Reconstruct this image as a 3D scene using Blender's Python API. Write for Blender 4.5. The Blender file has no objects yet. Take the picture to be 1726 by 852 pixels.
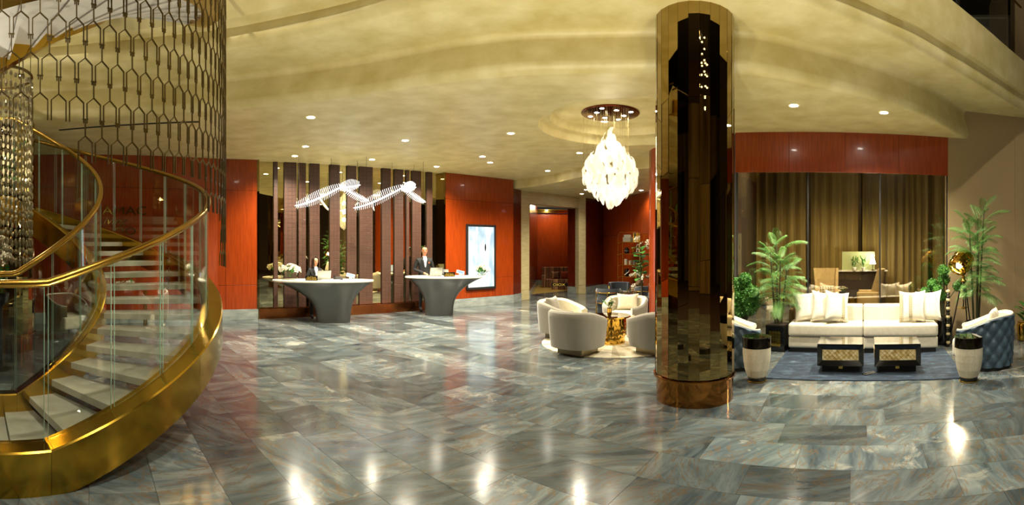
import bpy, bmesh, math, random
import numpy as np
from math import sin, cos, pi, radians, sqrt, atan2, hypot
from mathutils import Vector, Matrix
from mathutils.geometry import tessellate_polygon
random.seed(7)
SC = bpy.context.scene
COL = SC.collection

# ---------------------------------------------------------------- camera (the photograph is a stitched cylindrical panorama)
F, HZ, CAMH = 826.0, 417.0, 1.75
cam_d = bpy.data.cameras.new('camera')
cam_d.type = 'PANO'
cam_d.panorama_type = 'CENTRAL_CYLINDRICAL'
cam_d.central_cylindrical_range_u_min = -863.0 / F
cam_d.central_cylindrical_range_u_max = 863.0 / F
cam_d.central_cylindrical_range_v_min = -(852.0 - HZ) / F
cam_d.central_cylindrical_range_v_max = HZ / F
cam_d.central_cylindrical_radius = 1.0
cam_d.clip_start = 0.05
cam = bpy.data.objects.new('camera', cam_d)
COL.objects.link(cam)
cam.location = (0, 0, CAMH)
cam.rotation_euler = (pi / 2, 0, 0)
SC.camera = cam

# ---------------------------------------------------------------- world and exposure
W = bpy.data.worlds.new('night')
SC.world = W
W.use_nodes = True
W.node_tree.nodes['Background'].inputs[0].default_value = (0.012, 0.014, 0.02, 1)
W.node_tree.nodes['Background'].inputs[1].default_value = 1.0
SC.view_settings.view_transform = 'Standard'
SC.view_settings.look = 'None'
SC.view_settings.gamma = 1.0
SC.view_settings.exposure = 1.5
SC.view_settings.use_curve_mapping = False

WARM = (1.0, 0.90, 0.69)
DOWN_W = 235.0       # one recessed downlight of the lobby
CHAND_W = 20.0      # one bulb chandelier of the atrium
PEND_E = 0.75          # glow of the fishbone pendants
GLASS_W = 3.0      # one of three sources in the glass chandelier
UP_W = 125.0         # one unseen uplight added for the ceiling undersides
ATRIUM_W = 430.0     # one unseen downlight added in the atrium roof
def spot_light(loc, watt, size=2.3, blend=0.8, color=WARM, soft=0.06, target=None):
    l = bpy.data.lights.new('lamp_light', 'SPOT')
    l.energy, l.spot_size, l.spot_blend, l.color, l.shadow_soft_size = watt, size, blend, color, soft
    o = bpy.data.objects.new('lamp_light', l)
    COL.objects.link(o)
    o.location = loc
    if target is not None:
        o.rotation_euler = (Vector(target) - Vector(loc)).to_track_quat('-Z', 'Y').to_euler()
    return o
def point_light(loc, watt, color=WARM, soft=0.1):
    l = bpy.data.lights.new('lamp_light', 'POINT')
    l.energy, l.color, l.shadow_soft_size = watt, color, soft
    o = bpy.data.objects.new('lamp_light', l)
    COL.objects.link(o)
    o.location = loc
    return o

# ---------------------------------------------------------------- helpers: places
def az(x): return (x - 863.0) / F                                  # azimuth of a picture column
def pol(a, d, z=0.0): return Vector((d * sin(a), d * cos(a), z))
def G(x, y): return pol(az(x), F * CAMH / (y - HZ))                  # floor point
def AX(x, d, z=0.0): return pol(az(x), d, z)
def ZY(y, d): return CAMH - (y - HZ) / F * d                         # height of a point at distance d
def C(h):                                                            # sRGB hex to linear
    h = h.lstrip('#')
    r = [int(h[i:i + 2], 16) / 255 for i in (0, 2, 4)]
    return tuple((c / 12.92 if c <= .04045 else ((c + .055) / 1.055) ** 2.4) for c in r) + (1,)

# ---------------------------------------------------------------- helpers: meshes
class MB:
    def __init__(s): s.v = []; s.f = []; s.m = []; s.cur = 0
    def add(s, vs, fs):
        o = len(s.v)
        s.v += [tuple(p) for p in vs]
        s.f += [tuple(i + o for i in f) for f in fs]
        s.m += [s.cur] * len(fs)
        return s
    def box(s, c, d, rz=0, rx=0, ry=0):
        x, y, z = d[0] / 2, d[1] / 2, d[2] / 2
        R = Matrix.Rotation(rz, 3, 'Z') @ Matrix.Rotation(ry, 3, 'Y') @ Matrix.Rotation(rx, 3, 'X')
        vs = [Vector(c) + R @ Vector(p) for p in ((-x, -y, -z), (x, -y, -z), (x, y, -z), (-x, y, -z), (-x, -y, z), (x, -y, z), (x, y, z), (-x, y, z))]
        return s.add(vs, [(0, 3, 2, 1), (4, 5, 6, 7), (0, 1, 5, 4), (1, 2, 6, 5), (2, 3, 7, 6), (3, 0, 4, 7)])
    def box2(s, a, b): return s.box([(a[i] + b[i]) / 2 for i in range(3)], [abs(b[i] - a[i]) for i in range(3)])
    def rows(s, R, close_u=False, close_v=False, caps=False):
        n, k = len(R), len(R[0])
        fs = []
        for i in range(n if close_v else n - 1):
            for j in range(k if close_u else k - 1):
                a, b = i * k + j, i * k + (j + 1) % k
                c, d = ((i + 1) % n) * k + (j + 1) % k, ((i + 1) % n) * k + j
                fs.append((a, b, c, d))
        if caps:
            fs.append(tuple(range(k - 1, -1, -1)))
            fs.append(tuple((n - 1) * k + j for j in range(k)))
        return s.add([p for r in R for p in r], fs)
    def lathe(s, prof, n=24, c=(0, 0, 0), a0=0, a1=2 * pi, caps=True, sx=1, sy=1):
        full = abs(a1 - a0 - 2 * pi) < 1e-6
        k = n if full else n + 1
        R = [[(c[0] + r * sx * cos(a0 + (a1 - a0) * j / n), c[1] + r * sy * sin(a0 + (a1 - a0) * j / n), c[2] + z) for j in range(k)] for r, z in prof]
        return s.rows(R, close_u=full, caps=caps and full)
    def tube(s, pts, r, n=8, closed=False, caps=True):
        P = [Vector(p) for p in pts]
        m = len(P)
        rr = r if isinstance(r, (list, tuple)) else [r] * m
        T = []
        for i in range(m):
            a = P[(i - 1) % m] if closed or i > 0 else P[i]
            b = P[(i + 1) % m] if closed or i < m - 1 else P[i]
            t = (b - a)
            T.append(t.normalized() if t.length > 1e-9 else Vector((0, 0, 1)))
        u = T[0].cross(Vector((0, 0, 1)))
        if u.length < 1e-3: u = T[0].cross(Vector((0, 1, 0)))
        u.normalize()
        R = []
        for i in range(m):
            u = (u - T[i] * u.dot(T[i]))
            if u.length < 1e-5: u = T[i].orthogonal()
            u.normalize()
            w = T[i].cross(u)
            R.append([P[i] + (u * cos(2 * pi * j / n) + w * sin(2 * pi * j / n)) * rr[i] for j in range(n)])
        return s.rows(R, close_u=True, close_v=closed, caps=caps and not closed)
    def cyl(s, a, b, r, r2=None, n=12): return s.tube([a, b], [r, r if r2 is None else r2], n)
    def ball(s, c, r, n=12, m=8, sc=(1, 1, 1)):
        prof = [(max(1e-4, sin(pi * i / m)) * r, -cos(pi * i / m) * r) for i in range(m + 1)]
        R = [[(c[0] + p * sc[0] * cos(2 * pi * j / n), c[1] + p * sc[1] * sin(2 * pi * j / n), c[2] + z * sc[2]) for j in range(n)] for p, z in prof]
        return s.rows(R, close_u=True, caps=True)
    def prism(s, poly, z0, z1):
        n = len(poly)
        tri = tessellate_polygon([[Vector((p[0], p[1], 0)) for p in poly]])
        vs = [(p[0], p[1], z0) for p in poly] + [(p[0], p[1], z1) for p in poly]
        fs = [tuple(t) for t in tri] + [tuple(n + i for i in reversed(t)) for t in tri]
        fs += [(i, (i + 1) % n, n + (i + 1) % n, n + i) for i in range(n)]
        return s.add(vs, fs)
    def mesh(s, name, smooth=None, bevel=0, seg=2):
        me = bpy.data.meshes.new(name)
        me.from_pydata(s.v, [], s.f)
        me.polygons.foreach_set('material_index', s.m)
        bm = bmesh.new(); bm.from_mesh(me)
        bmesh.ops.recalc_face_normals(bm, faces=bm.faces)
        if bevel:
            es = [e for e in bm.edges if len(e.link_faces) == 2 and e.calc_face_angle(0) > .5]
            bmesh.ops.bevel(bm, geom=es, offset=bevel, segments=seg, profile=.6, affect='EDGES', clamp_overlap=True)
        bm.to_mesh(me); bm.free()
        if smooth:
            me.polygons.foreach_set('use_smooth', [True] * len(me.polygons))
            me.set_sharp_from_angle(angle=radians(smooth))
        me.update()
        return me
    def build(s, name, mat, parent=None, smooth=None, bevel=0, seg=2, loc=(0, 0, 0), rz=0):
        return obj(name, s.mesh(name, smooth, bevel, seg), mat, parent, loc, rz)
def obj(name, me, mat=None, parent=None, loc=(0, 0, 0), rz=0, rot=None, scale=None):
    o = bpy.data.objects.new(name, me)
    COL.objects.link(o)
    if mat is not None and len(me.materials) == 0:
        for m in (mat if isinstance(mat, (list, tuple)) else [mat]): me.materials.append(m)
    o.location = loc
    o.rotation_euler = rot if rot is not None else (0, 0, rz)
    if scale is not None: o.scale = scale
    if parent is not None: o.parent = parent
    return o
def tag(o, label=None, cat=None, group=None, kind=None):
    if label: o['label'] = label
    if cat: o['category'] = cat
    if group: o['group'] = group
    if kind: o['kind'] = kind
    return o
def thing(name, label, cat, loc=(0, 0, 0), rz=0, group=None):
    o = bpy.data.objects.new(name, None)
    o.empty_display_size = .1
    COL.objects.link(o)
    o.location = loc
    o.rotation_euler = (0, 0, rz)
    return tag(o, label, cat, group)
def dup(root, loc, rz, label=None, group=None):
    def cp(o, par):
        c = o.copy(); COL.objects.link(c)
        if par is not None: c.parent = par
        for ch in list(o.children): cp(ch, c)
        return c
    r = cp(root, None)
    r.location = loc; r.rotation_euler = (0, 0, rz)
    return tag(r, label, None, group)
def rigid(o): return tag(o, kind='structure')

# ---------------------------------------------------------------- helpers: materials
def newmat(name):
    m = bpy.data.materials.new(name); m.use_nodes = True
    t = m.node_tree
    return m, t, t.nodes['Principled BSDF'], t.nodes['Material Output']
def N(t, typ, **kw):
    n = t.nodes.new(typ)
    for k, v in kw.items(): setattr(n, k, v)
    return n
def ramp(t, fac, stops):
    r = N(t, 'ShaderNodeValToRGB')
    el = r.color_ramp.elements
    while len(el) < len(stops): el.new(.5)
    for e, (p, c) in zip(el, stops): e.position = p; e.color = c
    t.links.new(fac, r.inputs[0])
    return r.outputs[0]
def coords(t, scale=(1, 1, 1), kind='Object'):
    tc = N(t, 'ShaderNodeTexCoord'); mp = N(t, 'ShaderNodeMapping')
    mp.inputs['Scale'].default_value = scale
    t.links.new(tc.outputs[kind], mp.inputs[0])
    return mp.outputs[0]
def pm(name, col, rough=.5, metal=0., col2=None, ns=6., stretch=(1, 1, 1), bump=0., bs=40., coat=0., emit=None, es=0., spec=None, sheen=0., aniso=0., detail=4., mid=.5, bstretch=None):
    m, t, b, out = newmat(name)
    b.inputs['Base Color'].default_value = col
    b.inputs['Roughness'].default_value = rough
    b.inputs['Metallic'].default_value = metal
    if coat: b.inputs['Coat Weight'].default_value = coat; b.inputs['Coat Roughness'].default_value = .06
    if spec is not None: b.inputs['Specular IOR Level'].default_value = spec
    if sheen: b.inputs['Sheen Weight'].default_value = sheen; b.inputs['Sheen Roughness'].default_value = .4
    if aniso: b.inputs['Anisotropic'].default_value = aniso
    if emit is not None: b.inputs['Emission Color'].default_value = emit; b.inputs['Emission Strength'].default_value = es
    if col2 is not None:
        n = N(t, 'ShaderNodeTexNoise'); n.inputs['Scale'].default_value = ns; n.inputs['Detail'].default_value = detail
        t.links.new(coords(t, stretch), n.inputs['Vector'])
        t.links.new(ramp(t, n.outputs[0], [(mid - .2, col), (mid + .2, col2)]), b.inputs['Base Color'])
    if bump:
        n = N(t, 'ShaderNodeTexNoise'); n.inputs['Scale'].default_value = bs; n.inputs['Detail'].default_value = 3
        t.links.new(coords(t, bstretch or stretch), n.inputs['Vector'])
        bp = N(t, 'ShaderNodeBump'); bp.inputs['Strength'].default_value = bump; bp.inputs['Distance'].default_value = .01
        t.links.new(n.outputs[0], bp.inputs['Height']); t.links.new(bp.outputs[0], b.inputs['Normal'])
    return m
def glassmat(name, tint, refl=.08, edge=.7):
    m, t, b, out = newmat(name)
    t.nodes.remove(b)
    tr = N(t, 'ShaderNodeBsdfTransparent'); tr.inputs[0].default_value = tint
    gl = N(t, 'ShaderNodeBsdfGlossy'); gl.inputs['Roughness'].default_value = .0; gl.inputs[0].default_value = (1, 1, 1, 1)
    lw = N(t, 'ShaderNodeLayerWeight'); lw.inputs[0].default_value = .25
    mr = N(t, 'ShaderNodeMapRange'); mr.inputs[3].default_value = refl; mr.inputs[4].default_value = edge
    t.links.new(lw.outputs['Fresnel'], mr.inputs[0])
    mx = N(t, 'ShaderNodeMixShader')
    t.links.new(mr.outputs[0], mx.inputs[0]); t.links.new(tr.outputs[0], mx.inputs[1]); t.links.new(gl.outputs[0], mx.inputs[2])
    t.links.new(mx.outputs[0], out.inputs[0])
    return m
def emat(name, col, s):
    return pm(name, (0.02, .02, .02, 1), .5, emit=col, es=s)

MT = {}
MT['plaster'] = pm('venetian_plaster', C('#e0d5a2'), .42, col2=C('#c6b778'), ns=2.6, stretch=(1, 1, 1), bump=.25, bs=14, detail=8)
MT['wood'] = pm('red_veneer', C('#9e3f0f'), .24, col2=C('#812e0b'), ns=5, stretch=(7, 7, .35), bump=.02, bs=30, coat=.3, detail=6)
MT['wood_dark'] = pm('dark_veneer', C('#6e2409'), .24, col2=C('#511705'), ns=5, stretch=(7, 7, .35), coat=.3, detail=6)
MT['joint'] = pm('dark_joint', C('#2a1208'), .6)
MT['tanwall'] = pm('taupe_wallcovering', C('#a8926c'), .75, col2=C('#9a8560'), ns=60, bump=.15, bs=160)
MT['stone'] = pm('beige_stone', C('#c9bd92'), .35, col2=C('#b5a678'), ns=3, stretch=(1, 1, 5), detail=8)
MT['greymarble'] = pm('grey_marble', C('#7d8583'), .18, col2=C('#a3a9a4'), ns=3, stretch=(1, 1, 2.5), detail=10)
MT['gold'] = pm('brushed_brass', C('#c8a23e'), .16, 1., col2=C('#b88f2e'), ns=2.5, bump=.015, bs=4, stretch=(1, 1, .4))
MT['railgold'] = pm('satin_brass', C('#b08a3c'), .25, 1.)
MT['brightgold'] = pm('polished_gold', C('#dcb250'), .12, 1.)
MT['copper'] = pm('polished_copper', C('#9c5a35'), .22, 1., col2=C('#b5713f'), ns=2)
MT['bronze_mirror'] = pm('bronze_mirror', C('#9a834e'), .015, 1.)
MT['mirror'] = pm('clear_mirror', C('#cfc39a'), .01, 1.)
MT['leather_tile'] = None
MT['glass'] = glassmat('clear_glass', (.95, .98, .96, 1), .015, .45)
MT['edgeglass'] = pm('glass_edge', C('#8fae98'), .1, 0., spec=.8)
MT['darkglass'] = glassmat('smoked_glass', (.93, .87, .74, 1), .14, .8)
MT['white'] = pm('white_paint', C('#e6e2d6'), .5)
MT['black'] = pm('black_lacquer', C('#0f0e0d'), .12, coat=.5)
MT['blackmatte'] = pm('matt_black', C('#141312'), .6)
MT['lamp_on'] = emat('lamp_glow', (1, .93, .8, 1), 30)

# ---- the marble of the floor: every tile cut from another block
def marble():
    m, t, b, out = newmat('grey_blue_marble')
    oi = N(t, 'ShaderNodeObjectInfo'); ge = N(t, 'ShaderNodeNewGeometry')
    ad = N(t, 'ShaderNodeMath', operation='ADD'); t.links.new(oi.outputs['Random'], ad.inputs[0]); t.links.new(ge.outputs['Random Per Island'], ad.inputs[1])
    wn = N(t, 'ShaderNodeTexWhiteNoise', noise_dimensions='1D'); t.links.new(ad.outputs[0], wn.inputs['W'])
    wn2 = N(t, 'ShaderNodeTexWhiteNoise', noise_dimensions='1D')
    a2 = N(t, 'ShaderNodeMath', operation='ADD'); a2.inputs[1].default_value = 7.3; t.links.new(ad.outputs[0], a2.inputs[0]); t.links.new(a2.outputs[0], wn2.inputs['W'])
    geo = ge.outputs['Position']
    rot = N(t, 'ShaderNodeVectorRotate', rotation_type='Z_AXIS')
    an = N(t, 'ShaderNodeMapRange'); an.inputs[3].default_value = -1.1; an.inputs[4].default_value = .5; t.links.new(wn.outputs['Value'], an.inputs[0])
    t.links.new(geo, rot.inputs['Vector']); t.links.new(an.outputs[0], rot.inputs['Angle'])
    off = N(t, 'ShaderNodeVectorMath', operation='MULTIPLY_ADD'); off.inputs[1].default_value = (9, 9, 9)
    t.links.new(wn.outputs['Color'], off.inputs[0]); t.links.new(rot.outputs[0], off.inputs[2])
    mp = N(t, 'ShaderNodeMapping'); mp.inputs['Scale'].default_value = (1.1, 3.4, 1); t.links.new(off.outputs[0], mp.inputs[0])
    n1 = N(t, 'ShaderNodeTexNoise'); n1.inputs['Scale'].default_value = 1.0; n1.inputs['Detail'].default_value = 9; n1.inputs['Roughness'].default_value = .62; n1.inputs['Distortion'].default_value = 1.4
    t.links.new(mp.outputs[0], n1.inputs['Vector'])
    base = ramp(t, n1.outputs[0], [(.26, C('#434f58')), (.42, C('#6f8088')), (.54, C('#8e9da1')), (.72, C('#bcc6c4'))])
    # whitish clouds
    n2 = N(t, 'ShaderNodeTexNoise'); n2.inputs['Scale'].default_value = 2.2; n2.inputs['Detail'].default_value = 8; n2.inputs['Roughness'].default_value = .7; n2.inputs['Distortion'].default_value = .8
    t.links.new(off.outputs[0], n2.inputs['Vector'])
    cl = ramp(t, n2.outputs[0], [(.56, (0, 0, 0, 1)), (.64, (1, 1, 1, 1))])
    gate = ramp(t, wn2.outputs['Value'], [(.35, (0, 0, 0, 1)), (.8, (.85, .85, .85, 1))])
    mg = N(t, 'ShaderNodeMath', operation='MULTIPLY'); t.links.new(cl, mg.inputs[0]); t.links.new(gate, mg.inputs[1])
    mx = N(t, 'ShaderNodeMix', data_type='RGBA'); t.links.new(mg.outputs[0], mx.inputs[0]); t.links.new(base, mx.inputs[6]); mx.inputs[7].default_value = C('#d8d9cd')
    # rust veins
    n3 = N(t, 'ShaderNodeTexNoise'); n3.inputs['Scale'].default_value = 1.3; n3.inputs['Detail'].default_value = 6; n3.inputs['Distortion'].default_value = 2.2
    t.links.new(mp.outputs[0], n3.inputs['Vector'])
    ve = ramp(t, n3.outputs[0], [(.47, (0, 0, 0, 1)), (.5, (.75, .75, .75, 1)), (.53, (0, 0, 0, 1))])
    mx2 = N(t, 'ShaderNodeMix', data_type='RGBA'); t.links.new(ve, mx2.inputs[0]); t.links.new(mx.outputs[2], mx2.inputs[6]); mx2.inputs[7].default_value = C('#9a7d55')
    # tone of the slab
    tone = N(t, 'ShaderNodeMapRange'); tone.inputs[3].default_value = .22; tone.inputs[4].default_value = .52; t.links.new(wn2.outputs['Value'], tone.inputs[0])
    ml = N(t, 'ShaderNodeMix', data_type='RGBA', blend_type='MULTIPLY'); ml.inputs[0].default_value = 1
    t.links.new(mx2.outputs[2], ml.inputs[6]); t.links.new(tone.outputs[0], ml.inputs[7])
    t.links.new(ml.outputs[2], b.inputs['Base Color'])
    b.inputs['Roughness'].default_value = .15
    b.inputs['Specular IOR Level'].default_value = .5
    return m
MT['marble'] = marble()
def gridmat(name, c1, c2, cell, mortar=.06, rough=.45, metal=0.):
    m, t, b, out = newmat(name)
    br = N(t, 'ShaderNodeTexBrick'); br.offset = 0; br.inputs['Scale'].default_value = 1
    br.inputs['Brick Width'].default_value = cell[0]; br.inputs['Row Height'].default_value = cell[1]
    br.inputs['Mortar Size'].default_value = mortar * cell[0]; br.inputs['Mortar Smooth'].default_value = .3
    br.inputs['Color1'].default_value = c1; br.inputs['Color2'].default_value = tuple(c * .88 for c in c1[:3]) + (1,)
    br.inputs['Mortar'].default_value = c2
    tc = N(t, 'ShaderNodeTexCoord'); sx = N(t, 'ShaderNodeSeparateXYZ'); cx = N(t, 'ShaderNodeCombineXYZ')
    t.links.new(tc.outputs['Object'], sx.inputs[0]); t.links.new(sx.outputs[0], cx.inputs[0]); t.links.new(sx.outputs[2], cx.inputs[1])
    t.links.new(cx.outputs[0], br.inputs['Vector'])
    t.links.new(br.outputs['Color'], b.inputs['Base Color'])
    b.inputs['Roughness'].default_value = rough; b.inputs['Metallic'].default_value = metal
    bp = N(t, 'ShaderNodeBump'); bp.inputs['Strength'].default_value = .5; bp.inputs['Distance'].default_value = .01; bp.invert = True
    t.links.new(br.outputs['Fac'], bp.inputs['Height']); t.links.new(bp.outputs[0], b.inputs['Normal'])
    return m
MT['leather_tile'] = gridmat('brown_leather_tile', C('#4b3125'), C('#342018'), (.1, .1))

# ================================================================ SETTING: floor
floor = rigid(MB().box2((-16, -9, -.2), (16, 27, -.006)).build('floor', MT['joint']))
U, V = Vector((.76, -.65, 0)).normalized(), Vector((.65, .76, 0)).normalized()
ROWW, LENS = .48, (.8, 1.05, 1.3)
tile_me = [MB().box2((.0015, .0015, -.02), (L - .0015, ROWW - .0015, 0)).mesh('tile') for L in LENS]
tiles = []
rt = random.Random(3)
for r in range(-14, 48):
    u = -24 + rt.random()
    while u < 22:
        k = rt.randrange(3); L = LENS[k]
        p = U * u + V * (r * ROWW)
        c = p + U * (L / 2) + V * (ROWW / 2)
        d = c.xy.length; a = atan2(c.x, c.y)
        if d < 24 and (d < 3.2 or abs(a) < 1.35) and -8 < c.y < 25 and abs(c.x) < 13.5:
            vis = L * ROWW / max(d, 1) ** 3 if (abs(a) < 1.08 and d > 3.0) else 0
            if c.x < -3.4 and d > 4: vis *= .4
            tiles.append((vis, p, k, L))
        u += L
tiles.sort(key=lambda t: -t[0])
for vis, p, k, L in tiles[:300]:
    obj('tile', tile_me[k], MT['marble'], floor, p, atan2(U.y, U.x))
far = MB()
for vis, p, k, L in tiles[300:]:
    q = [p + U * a + V * b for a, b in ((.0015, .0015), (L - .0015, .0015), (L - .0015, ROWW - .0015), (.0015, ROWW - .0015))]
    far.add([(w.x, w.y, 0) for w in q] + [(w.x, w.y, -.02) for w in q], [(0, 1, 2, 3), (0, 4, 5, 1), (1, 5, 6, 2), (2, 6, 7, 3), (3, 7, 4, 0)])
tag(far.build('tile_field', MT['marble'], floor), kind='stuff')

# ================================================================ SETTING: ceiling tiers
TH = np.radians(np.linspace(-78, 66, 289))
def sm(deg, val, w=7):
    y = np.interp(np.degrees(TH), deg, val)
    k = np.hanning(2 * w + 3)[1:-1]; k /= k.sum()
    return np.convolve(np.pad(y, w, 'edge'), k, 'valid')
dA = sm([-78, -52.6, -33.6, -19.4, -7.4, 1.5, 16.4, 26.2, 31.2, 36.4, 43.3, 48.5, 51.3, 54, 60, 66], [8.3, 7.96, 7.5, 6.84, 6.17, 5.9, 5.83, 5.82, 6.04, 6.40, 7.03, 7.85, 8.7, 9.9, 12, 14])
dB = sm([-78, -56.7, -43.8, -33.6, -19.4, -13.4, -10.4, 0, 10, 22, 34.2, 39.3, 43.3, 47.3, 53.3, 57.3, 59, 66], [7.7, 7.2, 6.84, 6.54, 5.84, 5.49, 5.32, 5.0, 4.85, 4.9, 5.27, 5.64, 6.02, 6.46, 7.58, 8.62, 9.27, 11.5])
ZA, ZB, ZC, ZT = 3.87, 4.41, 4.74, 5.30
prof = []                                                            # (which edge, offset from it, z)
def arc(cx, cz, r, a0, a1, n, e): return [(e, cx + r * cos(radians(a0 + (a1 - a0) * i / n)), cz + r * sin(radians(a0 + (a1 - a0) * i / n))) for i in range(n + 1)]
prof += arc(.13, ZA + .13, .13, 270, 180, 7, 'A') + arc(.08, ZB - .09, .09, 0, 90, 6, 'A')
prof += arc(.12, ZB + .12, .12, 270, 180, 7, 'B') + [('B', .07, ZC - .05), ('B', .05, ZC - .03), ('B', -.15, ZC - .03), ('B', -.16, ZC - .02), ('B', -.21, ZT - .02), ('B', -.20, ZT), ('B', .25, ZT)]
ceil = rigid(bpy.data.objects.new('ceiling', None)); COL.objects.link(ceil)
m = MB()
m.rows([[pol(TH[i], (dA if e == 'A' else dB)[i] + o, z) for e, o, z in prof] for i in range(len(TH))])
m.build('ceiling_step', MT['plaster'], ceil, smooth=50)
# lobby ceiling with the round recess cut out
rc1, R1 = pol(az(1066), 8.6), 1.65
rc2, R2 = pol(az(1052), 8.75), 1.32
def circ(c, r, n=72): return [Vector((c.x + r * cos(2 * pi * i / n), c.y + r * sin(2 * pi * i / n), 0)) for i in range(n)]
def plate(name, loops, z, mat, parent):
    tri = tessellate_polygon(loops)
    pts = [Vector((p.x, p.y, z)) for l in loops for p in l]
    return MB().add(pts, [tuple(t) for t in tri]).build(name, mat, parent)
def far_d(i): return 27 if TH[i] < .43 else 9.12 / cos(TH[i] - radians(33))
ok = [i for i in range(len(TH)) if TH[i] < .43 or dA[i] + .14 < far_d(i)]
ok = [i for i in ok if i <= next((j for j in range(len(TH)) if TH[j] > .43 and dA[j] + .14 >= far_d(j)), len(TH))]
outer = [pol(TH[i], dA[i] + .13) for i in ok] + [pol(TH[i], far_d(i)) for i in reversed(ok[::3])]
plate('ceiling_plane', [outer, circ(rc1, R1)], ZA, MT['plaster'], ceil)
m = MB()
def ringlip(m, c, r, z0, z1, n=72):
    pr = [(r + .02, z0), (r, z0 + .02), (r, z1 - .03), (r - .02, z1 - .008), (r - .04, z1)]
    m.lathe(pr, n, (c.x, c.y, 0), caps=False)
ringlip(m, rc1, R1, ZA, ZA + .17)
ringlip(m, rc2, R2, ZA + .17, ZA + .34)
m.build('recess_ring', MT['plaster'], ceil, smooth=50)
plate('recess_step', [circ(rc1, R1 + .01), circ(rc2, R2)], ZA + .17, MT['plaster'], ceil)
plate('recess_top', [circ(rc2, R2 + .01)], ZA + .34, MT['plaster'], ceil)
# lower soffit over the far corner
ZL = 3.61
lo = [(-.6, 16.4), (0, 15.6), (.42, 15.22), (.79, 14.8), (1.25, 14.1), (1.6, 13.35), (1.95, 12.65), (2.4, 11.95), (2.95, 11.3), (3.92, 10.4), (5.0, 10.8), (6.6, 17.6), (8, 26), (-3, 26)]
MB().prism(lo, ZL, ZA + .03).build('lower_soffit', MT['plaster'], ceil, bevel=.03)
# storey above: slab top, dark upper walls, roof
m = MB()
m.rows([[pol(TH[i], dB[i] + .2, ZT), pol(TH[i], 27, ZT)] for i in range(0, len(TH), 3)])
m.build('upper_slab', MT['tanwall'], ceil)
rigid(MB().box2((-17, -9.5, 9), (17, 28, 9.2)).build('ceiling', pm('dark_roof', C('#3b3428'), .8)))
MT['upper'] = pm('upper_dark_wall', C('#23211d'), .5)
m = MB()
m.rows([[pol(TH[i], 14.5, ZT), pol(TH[i], 14.5, 9)] for i in range(0, len(TH), 6)])
rigid(m.build('wall_upper', MT['upper']))

# ================================================================ SETTING: walls behind and beside the camera
MT['drape'] = pm('bronze_drape', C('#8a6f34'), .6, col2=C('#6f5726'), ns=3, stretch=(6, 6, .2), sheen=.3)
def drape(name, p0, p1, z0, z1, mat, fold=.35, amp=.09, parent=None, seed=1):
    r = random.Random(seed)
    a, b = Vector(p0), Vector(p1)
    n = int((b - a).length / (fold / 6))
    t = (b - a).normalized(); nn = Vector((-t.y, t.x))
    row = []; ph = 0
    for i in range(n + 1):
        ph += (2 * pi / 6) * (1 + .5 * sin(i * .131 + seed) * r.uniform(.6, 1))
        row.append(a.lerp(b, i / n) + nn * amp * (sin(ph) + .25 * sin(2.3 * ph)))
    m = MB().rows([[(p.x, p.y, z) for p in row] for z in (z0, z1)])
    return m.build(name, mat, parent, smooth=60)
rear = rigid(MB().box2((-14.3, -8.4, 0), (14.3, -8.2, 9)).build('wall_rear', pm('dark_timber', C('#46301c'), .35)))
for i, (x0, x1) in enumerate(((-13.5, -8), (-6, -1), (1.5, 6), (8, 13.5))):
    drape('drape', (x0, -8.0), (x1, -8.0), .02, 7.5, MT['drape'], parent=rear, seed=i)
rigid(MB().box2((-14.3, -8.4, 0), (-14.1, 12, 9)).build('wall_west', pm('dark_plaster', C('#5b4a30'), .6)))
rigid(MB().box2((14.1, -8.4, 0), (14.3, 3.6, 9)).build('wall_east', pm('dark_plaster_2', C('#5b4a30'), .6)))

# ================================================================ SETTING: wall frames
def frame(name, na, dist):
    o = rigid(bpy.data.objects.new(name, None)); COL.objects.link(o)
    o.location = pol(na, dist); o.rotation_euler = (0, 0, -na)
    return o
def S(x, na, dist): return dist * math.tan(az(x) - na)               # position along a wall of a picture column
NB, DBK = radians(-40.86), 11.64
wb = frame('wall_back', NB, DBK)
sb = lambda x: S(x, NB, DBK)
def panels(par, cols, rows, mat, th=.05, gap=.006, y0=0):
    for i in range(len(cols) - 1):
        for j in range(len(rows) - 1):
            MB().box2((cols[i] + gap / 2, y0, rows[j] + gap / 2), (cols[i + 1] - gap / 2, y0 + th, rows[j + 1] - gap / 2)).build('panel', mat, par, bevel=.004, seg=1)
ROWZ = [.25, .83, 3.12, 3.87]
MB().box2((sb(360), .05, 0), (sb(435), .3, 3.9)).build('backing', MT['joint'], wb)
MB().box2((sb(750), .05, 0), (sb(865.5), .3, 3.9)).build('backing', MT['joint'], wb)
panels(wb, [sb(362), sb(380), sb(435)], ROWZ, MT['wood'])
panels(wb, [sb(750), sb(784), sb(834), sb(865.5)], ROWZ, MT['wood'])
# baseboards
for k, (xa, xb) in enumerate(((362, 435), (750, 865.5))):
    bbd = MB().box2((sb(xa), -.02, 0), (sb(xb), .05, .25)).build('baseboard_back', MT['greymarble'], bevel=.005)
    bbd.location = wb.location; bbd.rotation_euler = wb.rotation_euler; rigid(bbd)
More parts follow.
